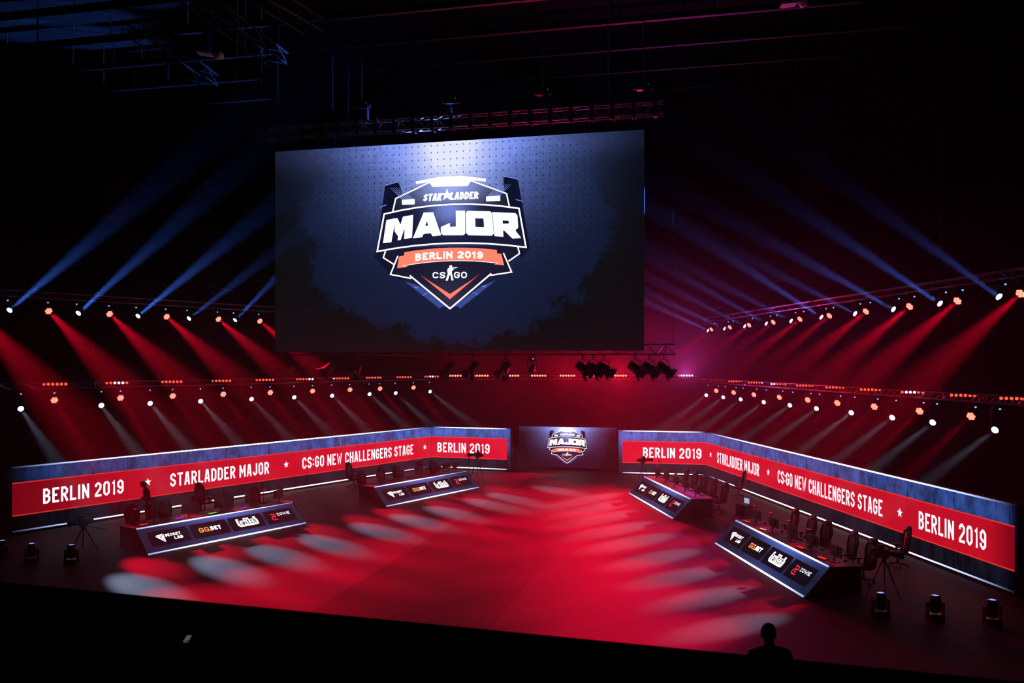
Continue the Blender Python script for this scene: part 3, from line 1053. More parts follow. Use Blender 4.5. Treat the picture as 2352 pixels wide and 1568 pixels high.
    fig = [[(862, 1030), (875, 1024), (889, 1030), (891, 1046), (880, 1056), (864, 1052)],
           [(846, 1058), (866, 1050), (888, 1054), (908, 1066), (900, 1080), (886, 1084), (888, 1112), (846, 1114), (840, 1085)],
           [(884, 1048), (946, 1047), (946, 1052), (925, 1054), (920, 1064), (912, 1056), (884, 1058)],
           [(846, 1112), (870, 1112), (858, 1145), (846, 1184), (826, 1186), (824, 1180), (834, 1150)],
           [(864, 1112), (888, 1110), (896, 1145), (904, 1176), (904, 1182), (882, 1182), (880, 1150)]]
    P(fig, .012, 'figure_mark', G_text)
    P([[(570, 1130), (640, 1178), (868, 1322), (868, 1375)], [(1172, 1118), (1100, 1172), (868, 1322), (868, 1375)]], .012, 'red_chevron', G_coral)
    P(line2([(570, 1130), (868, 1376), (1172, 1118)], 4), .013, 'chevron_edge', glow('emblem_red_' + key, (235, 40, 50), 1.1))


SL, SR_ = V((-544 / FX * 42, 42, 7.11)), V((303.5 / FX * 38, 38, 7.11))
SW, SH = (SR_ - SL).length, 16.756 - 7.11
SM = frame3(SL, SR_ - SL, (0, 0, 1))
big = thing('led_screen', 'huge hanging led screen with the glowing MAJOR shield emblem on dark blue', 'screen', SM)
MB().box((SW / 2, .09, SH / 2), (SW, .16, SH)).build('cabinet', M_blackm, big)
MB().add([(0, 0, 0), (SW, 0, 0), (SW, 0, SH), (0, 0, SH)], [(0, 1, 2, 3)]).build('led_face', screen_bg(SW, SH, 'big'), big)
fb = unproj(SM)
Fbig = lambda x, y: fb(840 + x / 4.48, 380 + y / 4.48)
emblem(big, Fbig, 'big')

cl = V(((1192 - CX) / FX * 54.5, 54.5, .1))
cd = (SR_ - SL).normalized()
CW = 6.07
CM = frame3(cl, cd, (0, 0, 1))
small = thing('led_screen', 'small led screen standing at the back centre between the two short led walls', 'screen', CM)
kS = CW / SW
CH = 2.51
MB().box((CW / 2, .09, CH / 2 - .03), (CW, .16, CH + .05)).build('cabinet', M_blackm, small)
cropz = SH * kS - CH
off = .40
MB().add([(0, 0, 0), (CW, 0, 0), (CW, 0, CH), (0, 0, CH)], [(0, 1, 2, 3)]).build('led_face', screen_bg(CW, SH * kS, 'small', voff=(cropz - .04) / (SH * kS), sampling='FRONT', k=1.25, dim=.35), small)


def Fsmall(x, y):
    a, b = Fbig(x, y)
    return a * kS + .02, CH - (SH - b) * kS + off


emblem(small, Fsmall, 'small', False)
MB().box((CW / 2, .09, -.075), (CW, .3, .045)).build('base', M_black, small)

# ------------------------------------------------------------------ rigging of the big screen
def on_screen_line(px, z, back=0.0):
    n = V((-SD.y, SD.x, 0))
    a = V((SL.x, SL.y, 0)) + n * back
    return on_line(px, (a.x, a.y), (a.x + SD.x, a.y + SD.y), z)


ta, tb_ = on_screen_line(594, 17.35, .05), on_screen_line(1525, 17.35, .05)


def straps(root, L):
    n = 21
    for i in range(n):
        u = L * (i + .5) / n + .1
        mb = MB()
        for dy in (-.24, .24): mb.box((u, dy, .28), (.16, .02, .72))
        mb.box((u, 0, .63), (.16, .5, .03)).box((u, 0, -.06), (.16, .5, .03))
        if .085 * L < u < .94 * L:
            mb.add([(u - .05, .0, -.05), (u + .05, .0, -.05), (u + .06, .02, -.58), (u - .0, .02, -.58)], [(0, 1, 2, 3)]).box((u, .0, -.3), (.05, .04, .5))
        mb.build('hanging_bracket', M_blackm, root)


truss('screen_truss', 'long aluminium truss with black brackets from which the big screen hangs', ta, tb_, mat=M_alu2, w=.42, h=.58, extra=straps, bay=.45, r=.03)
ba, bb_ = on_screen_line(645, 6.92, .5), on_screen_line(1551, 6.92, .5)
truss('screen_truss', 'dark truss along the underside of the big screen, its end sticking out right', ba, bb_, w=.4, h=.5, mat=M_dalu, bay=.42, r=.03)
for i, px in enumerate((640, 800, 1000, 1200, 1400, 1545)):
    p = on_screen_line(px, 7.4, .5)
    cable(p, V((p.x, p.y, ZC)), f'thin steel cable behind the big screen holding its lower truss, {ORD[i]} from the left', 'cables of the lower screen truss')

for i, px in enumerate((637, 764, 1068, 1397)):
    p = on_screen_line(px, 17.9, .05)
    chain(V((p.x, p.y, 17.9)), V((p.x, p.y, ZC)), 'lifting_chain', f'long steel lifting chain above the screen truss, {ORD[i]} from the left', 'long chains of the screen truss')


def hoist(p, label, drop=1.0):
    """electric chain hoist: motor body, chain bag, hooks"""
    o = thing('chain_hoist', label, 'chain hoist', group='chain hoists above the screen truss', loc=p)
    MB().box((0, 0, 0), (.62, .3, .3)).cyl((-.31, 0, 0), (-.43, 0, 0), .13, n=14).cyl((.31, 0, 0), (.4, 0, 0), .12, n=14).build('motor', M_plastic, o, bevel=.03)
    MB().lathe([(.06, -.75), (.16, -.7), (.17, -.2), (.15, -.12)], c=(.16, .12, 0), n=12).build('chain_bag', M_cloth, o)
    MB().tube([(0, 0, -.15), (0, 0, -.3), (.05, 0, -.36), (.05, 0, -.42), (0, 0, -.47), (-.05, 0, -.43)], .018).tube([(0, 0, -.47), (0, 0, -drop)], .012).build('hook', M_alu, o)
    MB().box((.2, -.152, .09), (.03, .006, .02)).build('status_led', G_green, o)
    return o


for i, (px, py) in enumerate(((831, 243), (1036, 232), (1247, 212), (1478, 200))):
    p = on_screen_line(px, 17, .05)
    z = EYE + (HY - py) / FX * p.y
    hoist(V((p.x, p.y, z)), f'dark electric chain hoist above the screen truss, {ORD[i]} from the left', drop=z - 17.93)
    chain(V((p.x, p.y, z + .14)), V((p.x, p.y, ZC)), 'lifting_chain', f'steel chain running up from the {ORD[i]} chain hoist from the left', 'chains of the hoists')

# ------------------------------------------------------------------ theatre lanterns under the big screen
def lantern_proto():
    o = thing('fresnel_spotlight', '', 'stage light')
    MB().box((0, 0, -.04), (.08, .06, .16)).cyl((0, 0, -.1), (0, 0, -.2), .02).build('clamp', M_black, o)
    mb = MB()
    arc_ = [(.24 * math.cos(a), 0, -.44 + .24 * math.sin(a)) for a in [math.pi * k / 10 for k in range(11)]]
    mb.tube([(.24, 0, -.55)] + arc_ + [(-.24, 0, -.55)], .014)
    mb.build('yoke', M_black, o)
    MB().tube([(.03, .03, 0), (.14, .06, -.15), (.3, .08, -.3), (.28, .05, -.5), (.15, .03, -.6)], .008, 5).build('cable', M_blackm, o)
    h = MB()
    h.lathe([(.1, -.32), (.16, -.3), (.18, -.2), (.2, -.18), (.2, .1), (.22, .12), (.22, .24), (.16, .25)], n=8)
    for k in range(4): h.lathe([(.19, -.27 + k * .06), (.215, -.26 + k * .06), (.19, -.25 + k * .06)], n=8)
    hd = h.build('head', M_black, o)
    hd.location = (0, 0, -.58)
    for k in range(4):
        Mr = Matrix.Rotation(k * math.pi / 2, 4, 'Z')
        w0, w1 = .15, (.25 if k % 2 else .2)
        pts = [(-w0, .2, .25), (w0, .2, .25), (w1, .32, .5), (-w1, .32, .5)]
        pts += [(x, y_ + .012, z_) for x, y_, z_ in pts]
        MB().add([Mr @ V(p) for p in pts], [(0, 1, 2, 3), (7, 6, 5, 4), (0, 4, 5, 1), (1, 5, 6, 2), (2, 6, 7, 3), (3, 7, 4, 0)]).build('barn_door', M_black, hd)
    return o


lp = lantern_proto()
LANT = ((664, -1, 1), (755, -1, 1), (820, -1, .4), (1030, -1, .8), (1086, -1, .7), (1160, -1, .5), (1338, 1, .7), (1362, 1, 1), (1386, 1, 1), (1458, 1, .8), (1490, 1, 1), (1524, 1, 1))
for i, (px, sg, k) in enumerate(LANT):
    o = lp if i == 0 else dup(lp)
    dn = (.05 if i not in (3, 4, 5, 6) else .5)
    p = on_screen_line(px, 6.92, .3 if i in (4, 5, 6, 7, 10) else .7)
    o.matrix_world = Matrix.Translation(p)
    o['label'] = f'black theatre lantern with barn doors under the big screen, {ORD[i]} from the left'
    o['group'] = 'lanterns under the big screen'
    h = child(o, 'head')
    h.rotation_mode = 'QUATERNION'
    h.rotation_quaternion = V((sg * .75 * k + .1, -.35, -.62)).to_track_quat('Z', 'Y')
P_off = fixture_proto('moving_light', 'stage light', .62, False, M_plastic)
p = on_screen_line(1222, 6.92, .5)
P_off.matrix_world = Matrix.Translation(p)
tag(P_off, 'unlit moving light hanging in the middle of the lower screen truss')
h = child(P_off, 'head')
h.rotation_mode = 'QUATERNION'
h.rotation_quaternion = V((-.3, -.4, -.8)).to_track_quat('Z', 'Y')

# ------------------------------------------------------------------ line array loudspeakers
def line_array(px, pyb, Y, label, sg):
    base = at(px, pyb, Y)
    yaw = math.atan2(-base.x * .5, -base.y)
    o = thing('line_array', label, 'loudspeaker', Matrix.Translation(base) @ Matrix.Rotation(-sg * .45, 4, 'Z'))
    z, yy, ang = 0.18, 0.0, R(16)
    for i in range(12):
        Mt = Matrix.Rotation(ang, 4, 'X')
        m_ = MB()
        m_.box((0, yy, z), (1.3, .55, .34), Mt)
        m_.box((0, yy - .28 * math.cos(ang), z - .28 * math.sin(ang)), (.16, .02, .3), Mt)
        m_.build('cabinet', M_plastic, o, bevel=.02)
        z += .37 * math.cos(ang)
        yy += .37 * math.sin(ang) * -1 * -1
        ang = max(0, ang - R(1.6))
    MB().box((0, yy, z - .12), (1.0, .5, .08)).cyl((0, yy, z - .1), (0, yy, ZC - base.z), .02).build('flying_frame', M_black, o)


line_array(1868, 443, 41, 'tall dark line array loudspeaker hanging high above the right led wall', 1)
line_array(262, 506, 45, 'tall dark line array loudspeaker hanging high on the left of the screen', -1)

# ------------------------------------------------------------------ clutter in the roof
for i, (p, q) in enumerate((((440, 25, 33), (640, 158, 40)), ((305, 45, 36), (480, 158, 43)), ((560, 0, 32), (720, 60, 36)))):
    a, b = at(*p), at(*q)
    a.z = b.z = 20.2
    truss('roof_catwalk', f'dark lattice catwalk high in the roof, {("middle", "left", "right")[i]} one of three above left', a, b, w=.9, h=.6, mat=M_steel, bay=.9, r=.04)
    for s in (a, b): cable(V((s.x, s.y, 20.75)), V((s.x, s.y, ZC)), f'roof cable at the {"far" if s is b else "near"} end of the {("middle", "left", "right")[i]} catwalk', 'catwalk cables')
for i, (px, py0, Y) in enumerate(((545, 330, 39), (564, 262, 39), (601, 300, 40), (355, 300, 37), (308, 260, 36), (1829, 157, 40), (1918, 130, 38), (1957, 140, 38))):
    q = at(px, py0, Y)
    tagz = at(px, 185 if px < 1000 else 80, Y).z
    o = thing('rigging_chain', f'slack rigging chain with hook and yellow tag, {ORD[i]} from the left', 'chain', group='loose rigging chains', loc=q)
    n = 60
    MB().cyl((0, 0, 0), (0, 0, ZC - q.z), .016, n=5).build('chain', M_alu, o)
    MB().box((0, 0, tagz - q.z), (.05, .03, .14)).build('label_tag', M_yellow, o)
    MB().tube([(0, 0, 0), (.06, 0, -.05), (.05, 0, -.12), (-.03, 0, -.12), (-.05, 0, -.06)], .02).box((0, 0, tagz - q.z + .3), (.08, .08, .16)).build('hook', M_alu, o)


def flood(px, py, Y, label, tilt):
    o = thing('roof_floodlight', label, 'ceiling light', Matrix.Translation(at(px, py, Y)) @ Matrix.Rotation(tilt, 4, 'Y'))
    MB().box((-.35, 0, 0), (.6, .45, .1)).build('reflector', M_white, o, bevel=.02)
    MB().lathe([(.06, -.25), (.16, -.2), (.2, .05), (.1, .12)], c=(.28, 0, .05), M=Matrix.Rotation(1.1, 4, 'Y'), n=14).build('shade', M_white, o, True)
    return o


for args in ((490, 126, 36, 'pale roof floodlight with open shade, high above left of the screen', .15), (1832, 8, 34, 'pale flat roof floodlight at the top edge, right of the screen', -.1)):
    o = flood(*args)
    p = o.location
    MB().cyl((0, 0, .1), (0, 0, ZC - p.z), .02).build('hanger', M_steel, o)
    child(o, 'hanger').rotation_euler = (0, -args[4], 0)

# reflecting handrail tubes caught by the blue shafts
for i, (a, b, Y) in enumerate((((485, 657), (536, 668), 43), ((1772, 648), (1862, 632), 46), ((1634, 711), (1660, 704), 57))):
    p, q = at(*a, Y), at(*b, Y)
    o = MB().cyl(p, q, .022, n=8).build('handrail', M_alu, None, True)
    tag(o, ('short bright metal rail above the fourth blue shaft left of the screen', 'long bright metal rail in the blue shafts right of the screen', 'short bright metal rail low beside the right screen edge')[i], 'rail', 'handrails high up')
    for s in (p, q): cable(V(s), V((s.x, s.y, ZC)), f'fine wire holding the {("left", "long right", "short right")[i]} handrail, {"first" if s is p else "second"} of two', 'handrail wires', r=.004)


# ------------------------------------------------------------------ player desks with LED fronts
def desk_mat(L, H, key):
    m, t, e = emat('desk_led_picture_' + key, 'FRONT')
    u, y, v, tc = coords(t, 'Object', L, 1, H)
    n1 = noise(t, tc, 9, 4, .7)
    pk = (u - .57) / .26
    b_ = (pk * pk * -1.0).exp() * ((v - .5).abs() * 2.0).pow(1.5)
    b_ = b_ * (v.step(.2, 1.0) * .7 + .3) * (n1 * .5 + .75)
    dx, dy = (u * (L / .11)).fract() - .5, (v * (H / .11)).fract() - .5
    edge = ((v - .5).abs()).gt(.30)
    dot = (dx * dx + dy * dy).step(.05, .03) * edge
    c = mixc(t, b_.clamp(), lin((26, 30, 52)), lin((100, 125, 225)))
    c = mixc(t, dot * .6, c, lin((10, 12, 24)))
    t.links.new(c, e.inputs['Color'])
    ms, t, e = emat('desk_strip_picture_' + key, 'FRONT_BACK')
    u, y, v, tc = coords(t, 'Object', L, 1, H)
    pk = (u - .5) / .32
    b_ = (pk * pk * -1.0).exp() * 2.0 + .75
    t.links.new(b_.s, e.inputs['Strength'])
    t.links.new(mixc(t, b_.step(.7, 1.8), lin((150, 175, 255)), (1, 1, 1)), e.inputs['Color'])
    return m, ms


def desk(label, TL, TR, BR, BL, key):
    zt, zb = .80, .03
    a, b = plane_z(*TL, zt), plane_z(*TR, zt)
    c, d = plane_z(*BR, zb), plane_z(*BL, zb)
    u = b - a
    L = u.length
    out = V((u.y, -u.x, 0)).normalized()
    if out.dot(d - a) < 0: out = -out
    root = thing('player_desk', label, 'desk', frame((a.x, a.y, 0), u, None), 'player desks with led fronts')
    Mi = root.matrix_world.inverted()
    la, lb, lc, ld = [Mi @ p for p in (a, b, c, d)]
    D = 1.0
    # worktop and closed body
    MB().box((L / 2, D / 2 + .0, .785), (L + .1, D, .03)).build('tabletop', M_table, root, bevel=.006)
    for q, w_, fo in ((0, ld, 1), (L, lc, -1)):
        th = .03 * fo
        prof_ = [(.06, .77), (D - .06, .77), (D - .06, 0), (0, 0), (w_.y + .03, w_.z - .03), (0, .76)]
        tx = [q, q, q, q, w_.x, q]
        pv = [V((tx[i_], *prof_[i_])) for i_ in range(6)] + [V((tx[i_] + th, *prof_[i_])) for i_ in range(6)]
        MB().add(pv, [tuple(range(6)), tuple(range(11, 5, -1))] + [(i_, 6 + i_, 6 + (i_ + 1) % 6, (i_ + 1) % 6) for i_ in range(6)]).build('side_panel', M_blackm, root)
    MB().box((L / 2, D - .08, .42), (L, .03, .70)).build('modesty_panel', M_blackm, root)
    # LED front in its own plane
    up = V(la) - V(ld)
    F3 = frame3(ld, lc - ld, up)
    fi = F3.inverted()
    qa, qb, qc = fi @ la, fi @ lb, fi @ lc
    H = (qa.z + qb.z) / 2
    LL = qc.x
    sk = (qa.x + (qb.x - LL)) / 2

    def P(s, v): return (s * LL + sk * v, v * H)
    m, ms = desk_mat(LL, H, key)
    n0 = MB().add([(*P(0, 0)[:1], 0, P(0, 0)[1]), (P(1, 0)[0], 0, P(1, 0)[1]), (P(1, 1)[0], 0, P(1, 1)[1]), (P(0, 1)[0], 0, P(0, 1)[1])], [(0, 1, 2, 3)]) \
        .add([(P(0, 0)[0], .05, 0), (P(1, 0)[0], .05, 0), (P(1, 1)[0], .05, H), (P(0, 1)[0], .05, H)], [(3, 2, 1, 0)])
    front = n0.build('led_front', m, root)
    front.matrix_local = F3
    fl = lambda polys, dd, name, mat: flat(polys, lambda x, z: P(x, z), -dd, name, mat, front)
    for v0, v1 in ((-.015, .035), (.955, 1.005)):
        fl([[(0, v0), (1, v0), (1, v1), (0, v1)]], .006, 'light_strip', ms)
    boxes = ((.04, .262), (.28, .502), (.518, .737), (.755, .962))
    asp = (boxes[0][1] - boxes[0][0]) * LL / (.56 * H)
    for k, (s0, s1) in enumerate(boxes):
        fl([[(s0, .22), (s1, .22), (s1, .78), (s0, .78)]], .004, 'logo_panel', G_box)

        def mp(polys, s0=s0, s1=s1):
            return [[(s0 + (s1 - s0) * p[0] / asp, .22 + .56 * p[1]) for p in poly] for poly in polys]
        A = asp      # boxes measured as A wide and 1 high
        if k == 0:
            fl(mp([[(A * .17, .66), (A * .27, .56), (A * .285, .52), (A * .355, .18), (A * .17, .63)], [(A * .18, .69), (A * .37, .76), (A * .30, .60), (A * .28, .58)], [(A * .38, .73), (A * .365, .2), (A * .30, .54), (A * .315, .58)]]), .008, 'triangle_mark', G_white)
            fl(mp(lettering('SECRET', A * .40, A * .80, .52, .70, .042, gap=.3) + lettering('LAB', A * .60, A * .82, .26, .45, .048, gap=.3)), .008, 'lettering', G_white)
        elif k == 1:
            fl(mp(lettering('GG', A * .20, A * .465, .36, .66, .056, gap=.3, ch=.45)), .008, 'orange_lettering', G_orange)
            fl(mp([[(A * .475, .36), (A * .50, .36), (A * .50, .44), (A * .475, .44)]]), .008, 'orange_dot', G_orange)
            fl(mp(lettering('BET', A * .515, A * .80, .38, .66, .08, gap=.35, ch=.5)), .008, 'white_lettering', G_white)
        elif k == 2:
            tw = lettering('twitch', A * .25, A * .77, .33, .74, .058, gap=.6)
            fat = lettering('twitch', A * .20, A * .82, .24, .82, .17, gap=.3)
            fl(mp([[(A * .20, .34), (A * .28, .22), (A * .76, .22), (A * .83, .34), (A * .83, .58), (A * .80, .66), (A * .26, .66), (A * .20, .62)]]) + mp(fat), .008, 'white_outline', G_white)
            fl(mp(tw), .012, 'lettering', G_box)
        else:
            fl(mp(stroke(chamfer([(A * .19, .72), (A * .36, .72, 1), (A * .36, .52, 1), (A * .20, .52, 1), (A * .20, .28, 1), (A * .38, .28)], .07), .055) + stroke(chamfer([(A * .24, .60), (A * .30, .60)], .05), .05) + stroke(chamfer([(A * .27, .40), (A * .34, .40)], .05), .05)), .008, 'red_mark', G_redlogo)
            fl(mp(lettering('ZOWIE', A * .42, A * .86, .54, .74, .042, gap=.35)), .008, 'lettering', G_text)
    return root, L, D, out


NL = desk('large angled player desk at near left, glowing logo front below the standing person', (310, 1212), (675, 1151), (703, 1201), (340, 1274), 'near_left')
FL = desk('angled player desk at far left, logo front facing the stage corner', (858, 1117), (1072.5, 1080), (1100, 1119), (887.5, 1163), 'far_left')
FR = desk('angled player desk at far right below the right short led wall', (1479.6, 1093), (1587.7, 1145), (1545.6, 1191), (1444.5, 1132), 'far_right')
NR = desk('large angled player desk at near right, steeply turned logo front', (1689.6, 1193), (1906, 1300.5), (1845.5, 1371), (1642, 1247), 'near_right')


def seat_point(dk, px, perp, z, py=None):
    """local (along, depth) point behind the desk seen at column px"""
    root, L, D, out = dk
    M = root.matrix_world
    a = M @ V((0, perp, 0))
    b = M @ V((1, perp, 0))
    return on_line(px, (a.x, a.y), (b.x, b.y), z)


# ------------------------------------------------------------------ gaming chair
def chair_proto():
    o = thing('gaming_chair', '', 'chair')
    T = Matrix.Rotation(R(-9), 4, 'X')
    prof = [(.20, .0), (.235, .12), (.23, .28), (.27, .44), (.285, .54), (.25, .64), (.17, .80), (.145, .86), (.10, .89)]
    pr = prof + [(-x, z) for x, z in prof[::-1]]
    bk = MB()
    n = len(pr)
    bk.v += [V((x * (1 if yy > -.03 else .9), yy, z)) for yy in (-.06, .05) for x, z in pr]
    bk.f += [tuple(range(n)), tuple(range(2 * n - 1, n - 1, -1))] + [(i, n + i, n + (i + 1) % n, (i + 1) % n) for i in range(n)]
    for s in (-1, 1):
        bk.tube([(s * x * .93, -.06, z) for x, z in prof[:7]], .04, 8)
    b = bk.build('backrest', M_chair, o, bevel=.015)
    b.matrix_local = Matrix.Translation((0, .22, .44)) @ T
    hp = MB().box((0, -.09, .76), (.24, .07, .11)).build('headrest_pillow', M_chair2, b, bevel=.03)
    MB().box((-.05, -.128, .765), (.06, .004, .018)).box((.05, -.128, .76), (.07, .004, .008)).box((-.05, -.128, .75), (.018, .004, .03)).build('pillow_print', M_pale, b)
    om = [(.035 * math.sin(a), -.068, .45 + .04 * math.cos(a)) for a in [R(-150 + 30 * k) for k in range(11)]]
    om = [(-.05, -.068, .41)] + om[:1] + om + [(.05, -.068, .41)]
    MB().tube(om, .006, 5).build('round_emblem', M_pale, b)
    MB().box((0, -.02, .46), (.44, .48, .09)).box((-.22, -.02, .49), (.07, .46, .08)).box((.22, -.02, .49), (.07, .46, .08)).build('seat', M_chair, o, bevel=.03)
    for s in (-1, 1):
        MB().box((s * .32, 0, .67), (.09, .28, .035)).box((s * .32, .03, .56), (.04, .07, .2)).box((s * .28, .03, .45), (.12, .07, .03)).build('armrest', M_plastic, o, bevel=.01)
    MB().cyl((0, 0, .12), (0, 0, .42), .03, n=10).cyl((0, 0, .12), (0, 0, .26), .045, n=10).build('gas_column', M_plastic, o)
    mb = MB()
    for k in range(5):
        a = 2 * math.pi * k / 5
        mb.cyl((0, 0, .13), (.31 * math.cos(a), .31 * math.sin(a), .08), .035, .022)
    mb.build('star_base', M_plastic, o)
    for k in range(5):
        a = 2 * math.pi * k / 5
        x, y = .31 * math.cos(a), .31 * math.sin(a)
        MB().cyl((x - .025, y, .03), (x + .025, y, .03), .03, n=10).cyl((x, y, .04), (x, y, .08), .012).build('caster', M_plastic, o)
    return o


CH = chair_proto()
n_ch = 0


def chair(pos, face, label, group):
    global n_ch
    f = V((face[0], face[1], 0)).normalized()
    yaw = math.atan2(f.x, -f.y)
    M = Matrix.Translation(V((pos[0], pos[1], 0))) @ Matrix.Rotation(yaw, 4, 'Z')
    if n_ch == 0:
        CH.matrix_world = M
        CH['label'], CH['group'] = label, group
        o = CH
    else: o = dup(CH, M, label, group)
    n_ch += 1
    return o


# ------------------------------------------------------------------ things on the desks
def monitor_proto():
    o = thing('monitor', '', 'monitor')
    MB().box((0, 0, .33), (.57, .035, .34)).box((0, -.03, .33), (.3, .04, .2)).build('screen_housing', M_plastic, o, bevel=.01)
    MB().box((0, .019, .335), (.54, .004, .30)).build('display', pbr('display_glass', (.01, .01, .012), .2), o)
    MB().box((0, -.05, .16), (.05, .03, .30)).build('neck', M_plastic, o)
    MB().box((0, -.02, .008), (.26, .2, .016)).build('foot', M_plastic, o, bevel=.004)
    return o


def keyboard_proto(name, rows):
    o = thing('keyboard', '', 'keyboard')
    MB().box((0, 0, .012), (.38, .14, .024)).build('case', M_plastic, o, bevel=.004)
    for r_, (mt) in enumerate(rows):
        mb = MB()
        for k in range(14): mb.box((-.17 + k * .026, -.045 + r_ * .03, .027), (.02, .02, .008))
        mb.build('key_row', mt, o)
    return o


def mouse_proto():
    o = thing('computer_mouse', '', 'mouse')
    MB().lathe([(.005, .034), (.018, .032), (.028, .02), (.031, 0)], M=Matrix.Diagonal((1, 1.9, 1, 1)), n=14).build('shell', M_plastic, o, True)
    MB().box((0, -.02, .033), (.006, .02, .006)).build('wheel', M_chair, o)
    return o


K_off = [M_chair] * 4
Kc = {'red': [glow('keys_red', (255, 40, 28), 1.2)] * 4, 'blue': [glow('keys_blue', (40, 70, 255), 1.3)] * 4, 'green': [glow('keys_green', (120, 235, 130), 1.2), glow('keys_green2', (60, 200, 90), 1.2)] * 2,
      'rainbow': [glow('keys_a', (255, 90, 60), 1.3), glow('keys_b', (250, 220, 90), 1.3), glow('keys_c', (80, 230, 160), 1.3), glow('keys_d', (90, 110, 255), 1.3)], 'off': K_off}
KP = {k: keyboard_proto(k, v) for k, v in Kc.items()}
MP, MOP = monitor_proto(), mouse_proto()
G_tally = glow('tally_red', (255, 36, 36), 1.1)


def tally_proto():
    o = thing('camera_pole', '', 'camera pole')
    MB().lathe([(.09, 0), (.09, .015), (.02, .03)], n=12).build('foot', M_plastic, o)
    MB().cyl((0, 0, .02), (0, 0, .5), .012).build('pole', M_black, o)
    MB().box((0, 0, .53), (.16, .07, .05)).cyl((0, -.03, .53), (0, -.07, .53), .02, n=10).build('camera_body', M_plastic, o, bevel=.005)
    MB().box((0, -.04, .56), (.15, .012, .016)).build('tally_light', G_tally, o)
    return o


TP = tally_proto()
placed = {}


def put(proto, M, label, group):
    key = proto.name
    if placed.get(key):
        return dup(proto, M, label, group)
    placed[key] = True
    proto.matrix_world = M
    proto['label'], proto['group'] = label, group
    return proto


DESKS = (
    (NL, 'near left desk', (311, 388, 460, 531, 595), ('red', 'blue', 'green', 'blue', 'off'), (1, 0, 0, 0, 1), (470, 1108, .25), 'left'),
    (FL, 'far left desk', (838, 884, 921, 971, 1004), ('off',) * 5, (0,) * 5, (812, 1061, .25), 'left'),
    (FR, 'far right desk', (1562, 1569, 1598, 1612, 1643), ('off',) * 5, (1, 1, 1, 0, 0), (1696, 1079, -.6), 'right'),
    (NR, 'near right desk', (1808, 1847, 1881, 1939, 1983), ('red', 'rainbow', 'off', 'red', 'red'), (1, 1, 1, 1, 0), (2062, 1206, -.3), 'right'),
)
for dk, nm, xs, keys, tl, (cx_, cy_, turn), side in DESKS:
    root, L, D, out = dk
    M = root.matrix_world
    for i, px in enumerate(xs):
        p = seat_point(dk, px, D + .62, 0)
        if nm == 'far right desk':
            p = M @ V((L * (.14 + .18 * i), D + .60, 0))
        dev = (i * 37 % 5 - 2) * .05
        fc = Matrix.Rotation(dev, 3, 'Z') @ out
        chair(p - V((0, 0, p.z)), fc, f'black gaming chair behind the {nm}, {ORD[i]} from left', f'chairs behind the {nm}')
        s = (root.matrix_world.inverted() @ p).x
        # items sit by the chair; shifted along the desk so that they do not overlap
        def loc(ds, yy, rot=0.0):
            q = min(max(s + ds, .35), L - .35)
            return M @ Matrix.Translation((q, yy, .8)) @ Matrix.Rotation(rot, 4, 'Z')
        step = L / 5
        base = L * (i + .5) / 5
        def lc2(ds, yy, rot=0.0): return M @ Matrix.Translation((base + ds, yy, .8)) @ Matrix.Rotation(rot, 4, 'Z')
        put(MP, lc2(.24, .42, .15), f'monitor seen from behind on the {nm}, {ORD[i]} from left', f'monitors on the {nm}')
        kw = {'red': 'red-lit keyboard', 'blue': 'blue-lit keyboard', 'green': 'green-lit keyboard', 'rainbow': 'rainbow-lit keyboard', 'off': 'unlit black keyboard'}[keys[i]]
        put(KP[keys[i]], lc2(-.22, .24 if keys[i] != 'off' else .74, .12), f'{kw} on the {nm}, {ORD[i]} seat from left', f'keyboards on the {nm}')
        put(MOP, lc2(.12, .78), f'black computer mouse on the {nm}, {ORD[i]} seat from left', f'mice on the {nm}')
        if tl[i]:
            put(TP, lc2(-.36, .6, .2), f'small pole camera with red light on the {nm}, {ORD[i]} seat from left', f'pole cameras on the {nm}')
    zt = 1.33
    Yk = FX * (EYE - zt) / (cy_ - HY)
    chair(((cx_ - CX) / FX * Yk, Yk), Matrix.Rotation(turn, 3, 'Z') @ out, f'black gaming chair of the coach standing apart behind the {nm}', 'coach chairs')


# ------------------------------------------------------------------ broadcast cameras and stands
def tripod_legs(o, h, spread, rot=0.0, mat=None):
    for k in range(3):
        a = rot + 2 * math.pi * k / 3
        c, s_ = math.cos(a), math.sin(a)
        MB().cyl((.04 * c, .04 * s_, h), (spread * .6 * c, spread * .6 * s_, h * .42), .022, n=6).cyl((spread * .58 * c, spread * .58 * s_, h * .44), (spread * c, spread * s_, 0.015), .014, n=6) \
            .lathe([(.03, 0), (.025, .02)], c=(spread * c, spread * s_, 0), n=8).build('leg', mat or M_black, o)


